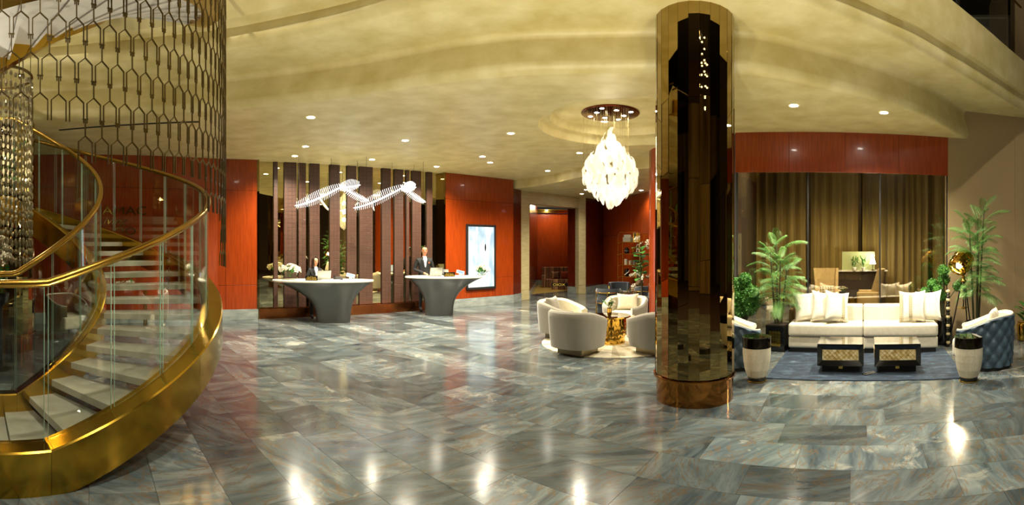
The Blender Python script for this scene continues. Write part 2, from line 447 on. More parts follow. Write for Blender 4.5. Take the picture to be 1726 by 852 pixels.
# mirrored recess with leather-tiled strips
RD = .22
MB().box2((sb(435), RD + .05, 0), (sb(750), RD + .3, 3.9)).build('recess_backing', MT['joint'], wb)
for xx in (435, 750): MB().box2((sb(xx) - .03, 0, 0), (sb(xx) + .03, RD + .1, 3.9)).build('jamb', MT['bronze_mirror'], wb)
for k in range(7):
    a, b = sb(435) + (sb(750) - sb(435)) * k / 7, sb(435) + (sb(750) - sb(435)) * (k + 1) / 7
    MB().box2((a + .002, RD - .18, 0), (b - .002, RD + .05, .24)).build('plinth', MT['copper'], wb, bevel=.004)
strips = [(461.3, 468.4), (479, 500), (503.4, 515.8), (522, 539), (556, 573), (585, 601), (606, 628.5), (644, 659), (665, 680), (685, 690), (695, 710), (719.5, 729)]
edges = [435] + [e for s in strips for e in s] + [750]
sb2 = lambda x: S(x, NB, DBK + RD - .05)
for a, b in strips:
    MB().box2((0, 0, 0), (sb2(b) - sb2(a), .045, 3.87 - .245)).build('leather_strip', MT['leather_tile'], wb, loc=(sb2(a), RD - .05, .245), bevel=.004, seg=1)
for i in range(0, len(edges) - 1, 2):
    a, b = sb2(edges[i]), sb2(edges[i + 1])
    for z0, z1 in ((.245, 1.1), (1.104, 2.33), (2.334, 3.87)):
        MB().box2((a - .03, RD, z0), (b + .03, RD + .02, z1)).build('mirror_panel', MT['mirror'], wb)

# left wall
pA, pB = Vector((-13.5, .9)), Vector((-6.62, 9.66))
na_l = atan2(-(pB - pA).y, (pB - pA).x)
def seg_frame(name, p0, p1):
    o = rigid(bpy.data.objects.new(name, None)); COL.objects.link(o)
    d = Vector((p1[0] - p0[0], p1[1] - p0[1]))
    o.location = (p0[0], p0[1], 0); o.rotation_euler = (0, 0, atan2(d.y, d.x))
    return o, d.length
def wall_run(name, p0, p1, z1, mat, pw=1.2, rows=None, base=.25, th=.2, bname=None):
    o, L = seg_frame(name, p0, p1)
    n = max(1, round(L / pw))
    MB().box2((0, .04, 0), (L, th, z1)).build('backing', MT['joint'], o)
    panels(o, [L * i / n for i in range(n + 1)], rows or [base, .83, 3.12, z1], mat, th=.04)
    if base:
        b = MB().box2((0, -.02, 0), (L, .04, base)).build(bname or name.replace('wall', 'baseboard'), MT['greymarble'], bevel=.004)
        b.location = o.location; b.rotation_euler = o.rotation_euler; rigid(b)
    return o, L
wl, LL = wall_run('wall_left', pA, pB, 3.87, MT['wood'])

# far corner: pilasters, passage and the curved panelling beyond
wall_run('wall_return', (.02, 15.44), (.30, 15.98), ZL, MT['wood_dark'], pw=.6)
def pier(name, x0, x1, d0, d1, z1, depth=.35):
    p0, p1 = AX(x0, d0), AX(x1, d1)
    o, L = seg_frame(name, p0, p1)
    for z0, zz in ((0, .32), (.324, z1)):
        MB().box2((0, 0, z0), (L, depth, zz)).build('stone_block', MT['stone'], o, bevel=.01)
    return o
pier('trim_1', 878, 892.5, 16.05, 16.3, ZL)
pier('trim_2', 975.5, 987.5, 18.25, 18.4, ZL)
p0, p1 = AX(892, 16.29), AX(976, 18.26)
o, L = seg_frame('trim_3', p0, p1)
MB().box2((0, 0, 3.2), (L, .35, ZL)).build('stone_block', MT['stone'], o, bevel=.01)
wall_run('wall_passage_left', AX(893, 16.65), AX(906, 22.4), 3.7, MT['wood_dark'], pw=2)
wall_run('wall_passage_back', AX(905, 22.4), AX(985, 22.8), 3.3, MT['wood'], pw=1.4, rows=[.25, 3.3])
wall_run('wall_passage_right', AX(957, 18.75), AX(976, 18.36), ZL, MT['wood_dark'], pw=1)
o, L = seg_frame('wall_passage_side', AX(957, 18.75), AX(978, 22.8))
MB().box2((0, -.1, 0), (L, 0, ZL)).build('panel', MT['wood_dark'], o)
carpet = [G(890, 496.8), G(962, 490), AX(985, 22.8), AX(890, 22.4)]
rigid(MB().prism([(p.x, p.y) for p in carpet], .0, .012).build('floor_passage', pm('gold_carpet', C('#b99a4c'), .9, col2=C('#a88a40'), ns=30)))
mold, L = seg_frame('trim_4', AX(903, 22.2), AX(986, 22.6))
MB().box2((0, 0, 3.30), (L, .12, 3.40)).build('cornice', MT['brightgold'], mold, bevel=.02)
MB().box2((0, -.06, 3.40), (L, .12, 3.46)).build('cornice', MT['brightgold'], mold, bevel=.02)
point_light(AX(930, 21.5, 3.52), 25, soft=.05)
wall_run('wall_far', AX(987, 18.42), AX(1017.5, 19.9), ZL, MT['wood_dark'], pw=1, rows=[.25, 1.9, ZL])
wall_run('wall_far_right', AX(1017, 19.9), AX(1125, 15.2), ZL, MT['wood'], pw=1.25, rows=[.25, 2.2, ZL])

# round timber-clad drum
dr = pol(az(1168), 10.95)
drum = rigid(bpy.data.objects.new('wall_drum', None)); COL.objects.link(drum); drum.location = dr
ND = 12
for k in range(ND):
    MB().lathe([(.98, .0), (.98, 4.2)], 6, a0=2 * pi * k / ND + .004, a1=2 * pi * (k + 1) / ND - .004, caps=False).build('panel', MT['wood'], drum, smooth=40)
MB().lathe([(.96, .0), (.96, 4.2)], 48, caps=False).build('backing', MT['joint'], drum)

# right wall: timber fascia, smoked glass, taupe wall
NR, DR = radians(33), 9.0
sr = lambda x: S(x, NR, DR)
wr = frame('wall_right', NR, DR)
xs = [sr(1239), sr(1330), sr(1425), sr(1515), sr(1598)]
MB().box2((xs[0], .05, 3.16), (xs[-1], .2, 3.95)).build('backing', MT['joint'], wr)
panels(wr, xs, [3.13, 3.93], MT['wood'], gap=.003)
MB().box2((sr(1598), 0.0, 0), (sr(1710), .2, 5.2)).build('taupe_face', MT['tanwall'], wr)
MB().box2((sr(1710), -.02, 0), (sr(1726) + 5, .2, 9)).build('taupe_face', MT['tanwall'], wr)
win = frame('window_1', NR, DR)
wx = [sr(1242), sr(1362), sr(1484), sr(1598)]
for i in range(3):
    MB().box2((wx[i] + .012, .05, .03), (wx[i + 1] - .012, .062, 3.13)).build('pane', MT['darkglass'], win)
for x in wx:
    MB().box2((x - .012, .03, 0), (x + .012, .08, 3.13)).build('mullion', MT['blackmatte'], win)
MB().box2((wx[0], .03, 0), (wx[-1], .08, .03)).build('sill_rail', MT['blackmatte'], win)
# lounge beyond the glass
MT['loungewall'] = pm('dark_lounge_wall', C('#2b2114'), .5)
lw = frame('wall_lounge', NR, DR)
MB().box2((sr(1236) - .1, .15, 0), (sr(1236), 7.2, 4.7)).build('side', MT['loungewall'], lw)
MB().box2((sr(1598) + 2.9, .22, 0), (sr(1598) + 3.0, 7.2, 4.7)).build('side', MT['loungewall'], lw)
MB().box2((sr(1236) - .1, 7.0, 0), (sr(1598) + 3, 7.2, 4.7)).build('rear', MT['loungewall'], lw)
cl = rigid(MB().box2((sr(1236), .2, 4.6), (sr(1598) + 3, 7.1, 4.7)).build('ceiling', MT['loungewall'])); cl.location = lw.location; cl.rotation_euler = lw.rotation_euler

# ================================================================ recessed downlights
dl_ring = MB().lathe([(.062, -.004), (.075, -.008), (.082, -.004), (.082, .0)], 20, caps=False).mesh('trim_ring', 40)
dl_disc = MB().lathe([(.0005, -.003), (.062, -.003)], 20, caps=False).mesh('diffuser')
def downlight(p, label, watt=DOWN_W, size=2.4, s=1.0):
    t = thing('downlight', label, 'downlight', p, group='recessed ceiling downlights')
    obj('trim_ring', dl_ring, MT['white'], t, scale=(s, s, 1)); obj('diffuser', dl_disc, MT['lamp_on'], t, scale=(s, s, 1))
    spot_light((p[0], p[1], p[2] - .03), watt, size)
def on_ceiling(x, y, z=ZA): return AX(x, F * (z - CAMH) / (HZ - y), z - .001)
DL = [(524, 198, 'largest recessed downlight high over the floor between staircase and desks'), (683, 237, 'recessed downlight above and left of the right pendant lamp'),
      (861, 225, 'recessed downlight left of the round ceiling recess'), (515, 247, 'recessed downlight over the left end of the mirrored wall'),
      (627, 269, 'recessed downlight right above the gap between the two pendant lamps'), (813, 264, 'upper recessed downlight before the timber panels right of the mirrored wall'),
      (826, 274, 'lower recessed downlight before the timber panels right of the mirrored wall'), (497, 263, 'recessed downlight close above the first leather strip of the mirrored wall'),
      (736, 281, 'recessed downlight close to the mirrored wall at the right pendant'), (977, 258, 'recessed downlight just left of the glass chandelier'),
      (923, 288, 'recessed downlight at the edge of the low soffit over the passage'), (1338, 178, 'lone recessed downlight over the cream sofa corner'),
      (1490, 190, 'faint recessed downlight over the sofa near the taupe wall')]
for x, y, lb in DL: downlight(on_ceiling(x, y), lb, DOWN_W * (1.3 if x > 1300 else 1.0))
for x, y, lb in ((981, 327, 'small downlight in the low soffit left under the chandelier'), (988, 320, 'small downlight in the low soffit behind the chandelier tip'), (1081, 321, 'small downlight in the low soffit above the gold shelf')):
    downlight(on_ceiling(x, y, ZL), lb, 45)
downlight(AX(1019, F * 2.46 / (HZ - 204.5), ZA + .339), 'recessed downlight inside the round ceiling recess near the chandelier plate', 60)
# unseen roof lamps added to light the atrium, above and behind the camera
for i, (x, y) in enumerate(((-3.5, 1.5), (0.5, 2.2), (4.5, 1.2), (-6, -3), (0, -3.5), (6, -3))):
    t = thing('downlight', ('left front', 'middle front', 'right front', 'left rear', 'middle rear', 'right rear')[i] + ' unseen downlight added in the high atrium roof', 'downlight', (x, y, 8.999), group='atrium downlights added out of the picture')
    obj('trim_ring', dl_ring, MT['white'], t, scale=(2, 2, 1)); obj('diffuser', dl_disc, MT['lamp_on'], t, scale=(2, 2, 1))
    spot_light((x, y, 8.95), ATRIUM_W, 2.2, soft=.15)

# uplights added out of view to brighten the ceiling undersides
for i, (x, y) in enumerate(((-1.5, 2.5), (-.6, 2.95), (.8, 2.9), (2.1, 2.1), (3.0, .9))):
    t = thing('added_uplight', ('leftmost', 'second', 'middle', 'fourth', 'rightmost')[i] + ' unseen uplight added on the atrium floor to fill the ceiling', 'uplight', (x, y, 0), group='unseen uplights added to fill the ceiling')
    MB().lathe([(.085, .0), (.11, .0), (.11, .085), (.085, .085)], 24, caps=False).build('glare_collar', MT['blackmatte'], t)  # collar added to keep the lamp out of the column's mirrors
    MB().lathe([(.0005, .003), (.084, .003)], 24, caps=False).build('lens', emat('added_uplight_lens', (1, .93, .8, 1), 2), t)
    spot_light((x, y, .012), UP_W, 2.5, .5, soft=.05, target=(x * 1.15, y + .6, 3))
# strings of tiny bulbs hung in the atrium behind the camera (seen in the mirrored column)
MT['bulb'] = emat('tiny_bulb', (1, .85, .55, 1), 14)
MT['wire'] = pm('thin_wire', C('#3a3020'), .4, 1.)
def atrium_lamp(p, label, watt, n=26, R=.9, h=1.9, seed=1):
    r = random.Random(seed)
    t = thing('bulb_chandelier', label, 'chandelier', (p[0], p[1], 9.0), group='bulb chandeliers out of the picture')
    MB().lathe([(R * .9, 0), (R * .9, -.06), (.01, -.06)], 32).build('ceiling_plate', MT['bronze_mirror'], t, smooth=40)
    w, b = MB(), MB()
    for k in range(n):
        a, q = r.uniform(0, 2 * pi), R * sqrt(r.random()) * .85
        x, y, z1 = q * cos(a), q * sin(a), p[2] - 9 - r.uniform(0, h)
        w.cyl((x, y, -.06), (x, y, z1), .002, n=4)
        for j in range(r.randrange(2, 5)): b.ball((x, y, z1 + j * .3), .018, 8, 6)
    tag(w.build('wires', MT['wire'], t), kind='stuff'); tag(b.build('bulbs', MT['bulb'], t), kind='stuff')
    [point_light((p[0] + .5 * cos(j * 2.1), p[1] + .5 * sin(j * 2.1), p[2] - .5 * j), watt / 3, soft=.03) for j in range(3)]
for i, (x, y, z, wt) in enumerate(((-2.6, -2.6, 7.4, CHAND_W), (3.0, -2.4, 7.2, CHAND_W), (0.2, -5.5, 7.4, CHAND_W))):
    atrium_lamp((x, y, z), ('bulb chandelier over the stair side of the atrium', 'bulb chandelier over the sofa side of the atrium', 'bulb chandelier at the rear of the atrium')[i], wt, seed=i)

# ================================================================ STAIRCASE (gold helix with stone treads and glass balustrades)
CX, CY = -5.30, 3.04
RO, RG, RI = 2.71, 2.50, 1.28            # outer face, outer glass line, inner glass line
SL, P0, P1, P2 = .781, -.38, 2.43, 4.03   # slope per radian, foot, landing start and end
def zs(p):                               # height of the stringer's top along the turn
    if p < P0: return .614 + SL * P0
    if p < P1: return .614 + SL * p
    if p < P2: return .614 + SL * P1
    return .614 + SL * (P1 + p - P2)
def cp(p, r, z): return Vector((CX + r * cos(p), CY + r * sin(p), z))
def span(a, b, n): return [a + (b - a) * i / n for i in range(n + 1)]
st = thing('staircase', 'curved brass staircase with marble treads and glass balustrades rising at the left', 'staircase', (CX, CY, 0))
def rel(p, r, z): return Vector((r * cos(p), r * sin(p), z))
def sweep(name, fs, a, b, n, mat, smooth=40):
    R = [[rel(p, r, z) for r, z in fs(p)] for p in span(a, b, n)]
    return MB().rows(R, close_u=True, caps=True).build(name, mat, st, smooth=smooth)
def sect(r0, r1, dz0, dz1):
    def f(p):
        t = zs(p)
        lo_ = max(0.0, t + dz0) if p > P0 else 0.0
        return [(r0, lo_), (r1, lo_), (r1, t + dz1 - .012), (r1 - .012, t + dz1), (r0 + .012, t + dz1), (r0, t + dz1 - .012)]
    return f
PE = 2 * pi + 2.35
for k, (a, b) in enumerate(((-.95, P0), (P0, .2), (.2, .85), (.85, 1.5), (1.5, 2.43), (2.43, 4.03), (4.03, 5.4), (5.4, 6.6), (6.6, PE))):
    sweep('outer_stringer', sect(RG - .03, RO, -.36, 0), a + (.0006 if k else 0), b - .0006, max(8, int((b - a) * 30)), MT['gold'])
    sweep('inner_stringer', sect(RI - .09, RI + .07, -.40, 0), a + (.0006 if k else 0), b - .0006, max(8, int((b - a) * 30)), MT['gold'])
MT['tread'] = pm('tread_marble', C('#c6c2b3'), .22, col2=C('#aaa798'), ns=4, detail=10)
MT['soffit_white'] = pm('soffit_white', C('#b9b6ae'), .5)
MT['under'] = pm('tread_underside', C('#a8812c'), .25, 1.)
def tread(p, z, dp=.215):
    m = MB()
    ps = span(p - dp / 2, p + dp / 2, 5)
    R = [[rel(q, RI + .06, z - .065), rel(q, RG - .02, z - .065), rel(q, RG - .02, z), rel(q, RI + .06, z)] for q in ps]
    m.rows(R, close_u=True, caps=True)
    return m.build('tread', MT['tread'], st, bevel=.006)
nt = int((P1 - P0) / .18)
for k in range(nt + 1):
    p = -.36 + .18 * k
    if p < P1 - .05: tread(p, zs(p) - .19)
# stone landing slab and the foot slab
m = MB(); m.rows([[rel(q, RI + .06, zs(3) - .26), rel(q, RG - .02, zs(3) - .26), rel(q, RG - .02, zs(3) - .17), rel(q, RI + .06, zs(3) - .17)] for q in span(P1 - .1, P2, 24)], close_u=True, caps=True)
m.build('landing', MT['tread'], st)
m = MB(); m.rows([[rel(q, RI + .06, .0), rel(q, RG - .02, .0), rel(q, RG - .02, .1), rel(q, RI + .06, .1)] for q in span(-.95, -.47, 10)], close_u=True, caps=True)
m.build('foot_slab', MT['tread'], st)
# upper flight: soffit with steps showing from below
k = 0
p = P2 + .1
while p < PE - .1:
    z = zs(p) - .19
    m = MB()
    m.rows([[rel(q, RI + .06, z - .07), rel(q, RG - .02, z - .07), rel(q, RG - .02, z), rel(q, RI + .06, z)] for q in span(p - .1, p + .1, 4)], close_u=True, caps=True)
    m.build('tread', MT['soffit_white'], st)
    MB().rows([[rel(q, RI + .06, z - .09), rel(q, RG - .02, z - .09), rel(q, RG - .02, z + .12), rel(q, RI + .06, z + .12)] for q in (p + .083, p + .1)], close_u=True, caps=True).build('riser', MT['soffit_white'], st)
    p += .18
# glass balustrades
def glass_run(r, breaks, parent=st):
    for a, b in zip(breaks[:-1], breaks[1:]):
        a2, b2 = a + .006, b - .006
        m = MB()
        R = []
        for q in span(a2, b2, max(3, int((b - a) * 18))):
            R.append([rel(q, r - .005, zs(q) + .01), rel(q, r + .005, zs(q) + .01), rel(q, r + .005, zs(q) + 1.14), rel(q, r - .005, zs(q) + 1.14)])
        k = 4
        m.rows(R, close_u=True)
        o = m.build('glass_panel', MT['glass'], parent, smooth=40)
        for q in (a2, b2):                                           # polished green edges
            e = MB().rows([[rel(q - .0008, r - .0035, zs(q) + .01), rel(q - .0008, r + .0035, zs(q) + .01), rel(q + .0008, r + .0035, zs(q) + .01), rel(q + .0008, r - .0035, zs(q) + .01)],
                           [rel(q - .0008, r - .0035, zs(q) + 1.14), rel(q - .0008, r + .0035, zs(q) + 1.14), rel(q + .0008, r + .0035, zs(q) + 1.14), rel(q + .0008, r - .0035, zs(q) + 1.14)]], close_u=True, caps=True)
            e.build('glass_edge', MT['edgeglass'], o)
glass_run(RG + .05, span(-.95, P0, 2)[:-1] + span(P0, P1, 13) + span(P1, P2, 5)[1:])
glass_run(RI, span(-.95, P0, 1)[:-1] + span(P0, P1, 9) + span(P1, P2, 3)[1:])
# handrails
def rail(r, a, b, n):
    pts = []
    for q in span(a, b, n):
        z = 1.78 + SL * min(max(q, P0), P1)
        pts.append(rel(q, r, z))
    MB().tube(pts, .032, 12).build('handrail', MT['railgold'], st, smooth=60)
rail(RG + .05, -.95, P2, 130)
rail(RI, -.95, P2, 110)

# ================================================================ HANGING LINK SCREEN round the stair
MT['link'] = pm('antique_bronze', C('#6a5a38'), .32, 1., col2=C('#7c6a42'), ns=8)
PW, PH, TK = .133, .278, .0068
lk = MB()
def bar(m, a, b, w=TK, d=.012):
    a, b = Vector(a), Vector(b); t = (b - a).normalized(); nrm = Vector((t.z, 0, -t.x)) * w / 2
    vs = []
    for p in (a - t * w * .3, b + t * w * .3):
        vs += [p + nrm + Vector((0, s, 0)) for s in (-d / 2, d / 2)] + [p - nrm + Vector((0, s, 0)) for s in (d / 2, -d / 2)]
    m.add(vs, [(0, 1, 2, 3), (7, 6, 5, 4), (0, 4, 5, 1), (1, 5, 6, 2), (2, 6, 7, 3), (3, 7, 4, 0)])
w2 = PW / 2 - .013
bar(lk, (0, 0, 0), (0, 0, -.115)); bar(lk, (0, 0, -.115), (w2, 0, -.16)); bar(lk, (0, 0, -.115), (-w2, 0, -.16))
bar(lk, (w2, 0, -.16), (w2, 0, -.30)); bar(lk, (-w2, 0, -.16), (-w2, 0, -.30)); bar(lk, (-.019, 0, .004), (.019, 0, .004))
link_me = lk.mesh('link')
scr = thing('link_screen', 'bronze openwork screen of wishbone links hanging round the staircase', 'screen', (CX, CY, 0))
RS = 2.745
dph = PW / RS
cand = []
for row in range(0, 16):
    ztop = 5.16 - row * PH
    for c in range(-24, 27):
        q = .12 + (c + (row % 2) * .5) * dph
        zb = 2.34 - .36 * (q + .25) - 1.0 * max(0, q - .05) ** 1.2
        if ztop - .3 < zb or q > .82: continue
        P = cp(q, RS, ztop); d = P.xy.length
        yy = HZ - (ztop - .15 - CAMH) / d * F; xx = 863 + F * atan2(P.x, P.y)
        if -25 < xx and -60 < yy: cand.append((d, q, ztop))
cand.sort()
for d, q, zt in cand[:300]:
    obj('link', link_me, MT['link'], scr, rel(q, RS, zt), q + pi / 2)
rest = MB()
for d, q, zt in cand[300:]:
    Rm = Matrix.Rotation(q + pi / 2, 3, 'Z')
    rest.add([Rm @ Vector(v) + rel(q, RS, zt) for v in lk.v], lk.f)
if rest.v: tag(rest.build('link_field', MT['link'], scr), kind='stuff')
MB().tube([rel(q, RS, 5.2) for q in span(-1.2, 1.5, 40)], .02, 8).build('hanging_rail', MT['link'], scr, smooth=60)

# ================================================================ CRYSTAL CURTAIN at the stair's core
MT['crystal'] = pm('smoky_crystal', C('#8d8468'), .1, .5, spec=.8)
cc = thing('crystal_curtain', 'round curtain of smoky crystal strands hanging inside the staircase', 'chandelier', (CX, CY, 0))
MB().tube([(.43 * cos(a), .43 * sin(a), 3.86) for a in span(0, 2 * pi, 40)[:-1]], .018, 8, closed=True).build('ring', MT['link'], cc, smooth=60)
sm_ = MB()
for j in range(20):
    z = -j * .115
    if j % 2: sm_.lathe([(.003, z), (.017, z - .02), (.017, z - .06), (.003, z - .1)], 6)
    else: sm_.ball((0, 0, z - .04), .02, 6, 4, (1, 1, 1.7))
    sm_.cyl((0, 0, z - .085), (0, 0, z - .115), .002, n=3)
strand_me = sm_.mesh('strand')
for j in range(44):
    a = 2 * pi * j / 44
    obj('strand', strand_me, MT['crystal'], cc, (.43 * cos(a), .43 * sin(a), 3.84 + random.uniform(-.05, .0)), a)
for j in range(5): MB().cyl((.43 * cos(j * 1.26), .43 * sin(j * 1.26), 3.86), (.43 * cos(j * 1.26), .43 * sin(j * 1.26), 8.99), .004, n=5).build('cable', MT['wire'], cc)
point_light((CX, CY, 2.9), 22, soft=.05)  # light added inside the strands to brighten the stair

# ================================================================ MIRRORED COLUMNS
def mirrored_column(label, loc, H, seed):
    r = random.Random(seed)
    t = thing('mirrored_column', label, 'column', loc)
    NS = 24
    R = .462
    def P(k, z): a = 2 * pi * k / NS; return Vector((R * cos(a), R * sin(a), z))
    for k in range(NS):
        cuts = sorted([.30] + [.30 + (H - .3) * (i + 1) / 4 + r.uniform(-.3, .3) for i in range(3)] + [H])
        sl = r.uniform(-.05, .12)
        for i in range(4):
            z0, z1 = cuts[i], cuts[i + 1]
            e0, e1 = (0 if i == 0 else sl), (0 if i == 3 else sl)
            a, b = P(k, 0), P(k + 1, 0)
            cm = (a + b) / 2; a = cm + (a - cm) * .985; b = cm + (b - cm) * .985
            tw = r.uniform(-.012, .012)                              # panels never sit quite flush
            n = Vector((cm.x, cm.y, 0)).normalized()
            a2, b2 = a + n * tw * .3, b - n * tw * .3
            g = .003
            m = MB()
            vs = [(a2.x, a2.y, z0 - e0 + g), (b2.x, b2.y, z0 + e0 + g), (b2.x, b2.y, z1 + e1 - g), (a2.x, a2.y, z1 - e1 - g)]
            ins = [(v[0] - n.x * .012, v[1] - n.y * .012, v[2]) for v in vs]
            m.add(vs + ins, [(0, 1, 2, 3), (7, 6, 5, 4), (0, 4, 5, 1), (1, 5, 6, 2), (2, 6, 7, 3), (3, 7, 4, 0)])
            m.build('mirror_strip', MT['bronze_mirror'], t)
    MB().lathe([(R - .025, .28), (R - .025, H)], 24).build('core', MT['blackmatte'], t)
    MB().lathe([(.452, 0), (.452, .268)], 64).build('base_band', MT['copper_band'], t, smooth=40)
    MB().lathe([(.46, .268), (.482, .27), (.485, .285), (.482, .3), (.44, .302)], 64).build('base_rim', MT['copper_band'], t, smooth=60)
    return t
MT['copper_band'] = pm('polished_rose_brass', C('#b07a3c'), .08, 1., col2=C('#9a6430'), ns=1.5)
MT['bronze_mirror'].node_tree.nodes['Principled BSDF'].inputs['Base Color'].default_value = C('#a08a58')
mirrored_column('tall faceted bronze mirror column with copper base in front of the seating', pol(az(1171), 5.74), 4.42, 5)
mirrored_column('faceted bronze mirror column seen behind the staircase at the left edge', pol(az(14), 8.5), 3.87, 9)

# ================================================================ CONCIERGE DESKS
MT['desk_grey'] = pm('gunmetal_lacquer', C('#6a6a68'), .28, .8, col2=C('#5c5c5a'), ns=1.2)
MT['worktop'] = pm('white_worktop', C('#dcd8c9'), .25, col2=C('#cfcabb'), ns=4)
def desk(label, loc, rz, L, Wd, bw, bd, hgt, skew):
    t = thing('concierge_desk', label, 'desk', loc, rz)
    def sup(a, ax, ay, e):                                           # superellipse
        c, s_ = cos(a), sin(a)
        return (ax * math.copysign(abs(c) ** (2 / e), c), ay * math.copysign(abs(s_) ** (2 / e), s_))
    R = []
    for i in range(27):
        u = i / 26
        z = u * (hgt - .045)
        f = .04 * u + .96 * u ** 3.6
        f = .10 * u + .90 * max(0, (u - .12) / .88) ** 2.9
        ax, ay = bw + (L / 2 * .985 - bw) * f, bd + (Wd / 2 * .96 - bd) * f
        e = 3.2 - 1.2 * f
        row = []
        for j in range(64):
            x, y = sup(2 * pi * j / 64, ax, ay, e)
            row.append((x + skew * f, y, z))
        R.append(row)
    MB().rows(R, close_u=True, caps=True).build('pedestal', MT['desk_grey'], t, smooth=50)
    R = []
    for k, z in ((.985, hgt - .045), (1, hgt - .035), (1, hgt - .008), (.99, hgt)):
        R.append([(sup(2 * pi * j / 72, L / 2 * k, Wd / 2 * k, 2.15)[0] + skew, sup(2 * pi * j / 72, L / 2 * k, Wd / 2 * k, 2.15)[1], z) for j in range(72)])
    MB().rows(R, close_u=True, caps=True).build('worktop', MT['worktop'], t, smooth=30)
    return t
dk1 = pol(az(562), 11.55); dk2 = pol(az(740), 12.7)
D1 = desk('near flared grey concierge desk with white oval top in front of mirrored wall', dk1, radians(20), 2.40, .95, .40, .30, .98, -.25)
D2 = desk('far flared grey concierge desk with white oval top beside the lit poster', dk2, radians(9), 2.00, .95, .36, .28, 1.0, .12)

# ================================================================ PENDANT LAMPS (glowing fishbone ribbons)
MT['fin'] = emat('acrylic_fin_glow', (1, .97, .9, 1), PEND_E)
MT['spine'] = emat('spine_glow', (1, .97, .9, 1), PEND_E * 4)
fin_me = MB().box2((-.0035, -.006, 0), (.0035, .006, 1)).mesh('fin')
def bez(P, n):
    P = [Vector(p) for p in P]
    out = []
    for i in range(n + 1):
        q = P[:]; t = i / n
        while len(q) > 1: q = [q[j].lerp(q[j + 1], t) for j in range(len(q) - 1)]
        out.append(q[0])
    return out
def pendant(label, xl, yl, xj, yj, xr, yr, xu, yu, d):
    J = AX(xj, d, ZY(yj, d))
    t = thing('pendant_lamp', label, 'pendant lamp', (J.x, J.y, J.z), group='fishbone pendant lamps over the desks')
    l, r_, u = AX(xl, d, ZY(yl, d)) - J, AX(xr, d - .25, ZY(yr, d - .25)) - J, AX(xu, d + .35, ZY(yu, d + .35)) - J
    back = Vector((0, .12, 0))
    arms = [bez([l, l * .62 + Vector((0, 0, -.10)), l * .3 + Vector((0, 0, .02)), -l * .05 + Vector((0, 0, .06))], 28),
            bez([Vector((-.08, -.02, .09)), r_ * .35 + Vector((0, 0, -.02)), r_ * .7 + Vector((0, 0, -.03)), r_], 19),
            bez([-r_ * .12, u * .4 + Vector((0, 0, -.02)), u], 14)]
    for k, A in enumerate(arms):
        sp = MB().tube(A, [.008 + .012 * sin(pi * i / (len(A) - 1)) ** .6 for i in range(len(A))], 6).build('spine', MT['spine'], t, smooth=60)
        for i in range(1, len(A) - 1):
            tan = (A[i + 1] - A[i - 1]).normalized()
            up = Vector((-tan.z * .0, 0, 1)) - tan * tan.z; up.normalize()
            s = sin(pi * min(1, max(0, (i + 1.5) / (len(A) + 1))))
            side = tan.cross(up)
            for sg, ln in ((1, (.06 + .13 * s) * (1 if k != 1 else .35)), (-1, .05 + .07 * s)):
                v = (up * sg + side * .35 * sg + tan * (-.45 if sg < 0 else .12)).normalized()
                q = v.to_track_quat('Z', 'Y')
                obj('fin', fin_me, MT['fin'], t, A[i], rot=q.to_euler(), scale=(1, 1, ln))
    for p in (arms[0][2], arms[1][-3], arms[2][-3], arms[0][20]):
        MB().cyl(p, (p.x, p.y, ZA - J.z), .0035, n=5).build('cable', MT['wire'], t)
pendant('left fishbone pendant lamp hanging over the near concierge desk', 497, 347, 578, 318, 622, 339, 607, 312, 11.7)
pendant('right fishbone pendant lamp hanging over the far concierge desk', 596, 351, 682, 319, 717, 341, 701, 316, 12.3)

# ================================================================ GLASS CHANDELIER
def petalmat():
    m, t, b, out = newmat('opal_glass_petal')
    b.inputs['Base Color'].default_value = C('#e4dfd0'); b.inputs['Roughness'].default_value = .2
    b.inputs['Emission Color'].default_value = (1, .93, .78, 1); b.inputs['Emission Strength'].default_value = .16
    tr = N(t, 'ShaderNodeBsdfTranslucent'); tr.inputs[0].default_value = C('#fff6e0')
    tp = N(t, 'ShaderNodeBsdfTransparent')
    m1 = N(t, 'ShaderNodeMixShader'); m1.inputs[0].default_value = .35
    t.links.new(b.outputs[0], m1.inputs[1]); t.links.new(tr.outputs[0], m1.inputs[2])
    m2 = N(t, 'ShaderNodeMixShader'); m2.inputs[0].default_value = .28
    t.links.new(m1.outputs[0], m2.inputs[1]); t.links.new(tp.outputs[0], m2.inputs[2])
    t.links.new(m2.outputs[0], out.inputs[0])
    return m
MT['petal'] = petalmat()
CH = pol(az(1029), 8.95)
ch = thing('chandelier', 'teardrop chandelier of curled white glass petals under a copper ceiling plate', 'chandelier', (CH.x, CH.y, 0))
zpl = ZA + .34
MB().lathe([(.01, zpl - .03), (.52, zpl - .03), (.535, zpl - .02), (.535, zpl)], 48).build('ceiling_plate', pm('dark_copper_plate', C('#6d3520'), .12, 1.), ch, smooth=30)
for k in range(8):
    a = 2 * pi * k / 8 + .2
    q = .4 if k % 2 else .27
    bl = MB().lathe([(.0005, -.003), (.035, -.003), (.042, .0)], 14).build('plate_lamp', MT['lamp_on'], ch, loc=(q * cos(a), q * sin(a), zpl - .03))
prof_c = [(3.79, .03), (3.70, .12), (3.60, .19), (3.48, .27), (3.36, .37), (3.24, .46), (3.11, .505), (2.98, .49), (2.86, .43), (2.74, .32), (2.64, .20), (2.55, .07)]
pr = MB()
R = []
for i in range(9):
    u = i / 8; a = -1.15 + 2.3 * u
    w = .042 * (sin(pi * min(1, .12 + u * .88)) ** .7) + .004
    R.append([(s * w, -.10 * (cos(a) - .4) - .012 * abs(s) * -1, -.125 * sin(a)) for s in (-1, -.4, .4, 1)])
pr.rows(R)
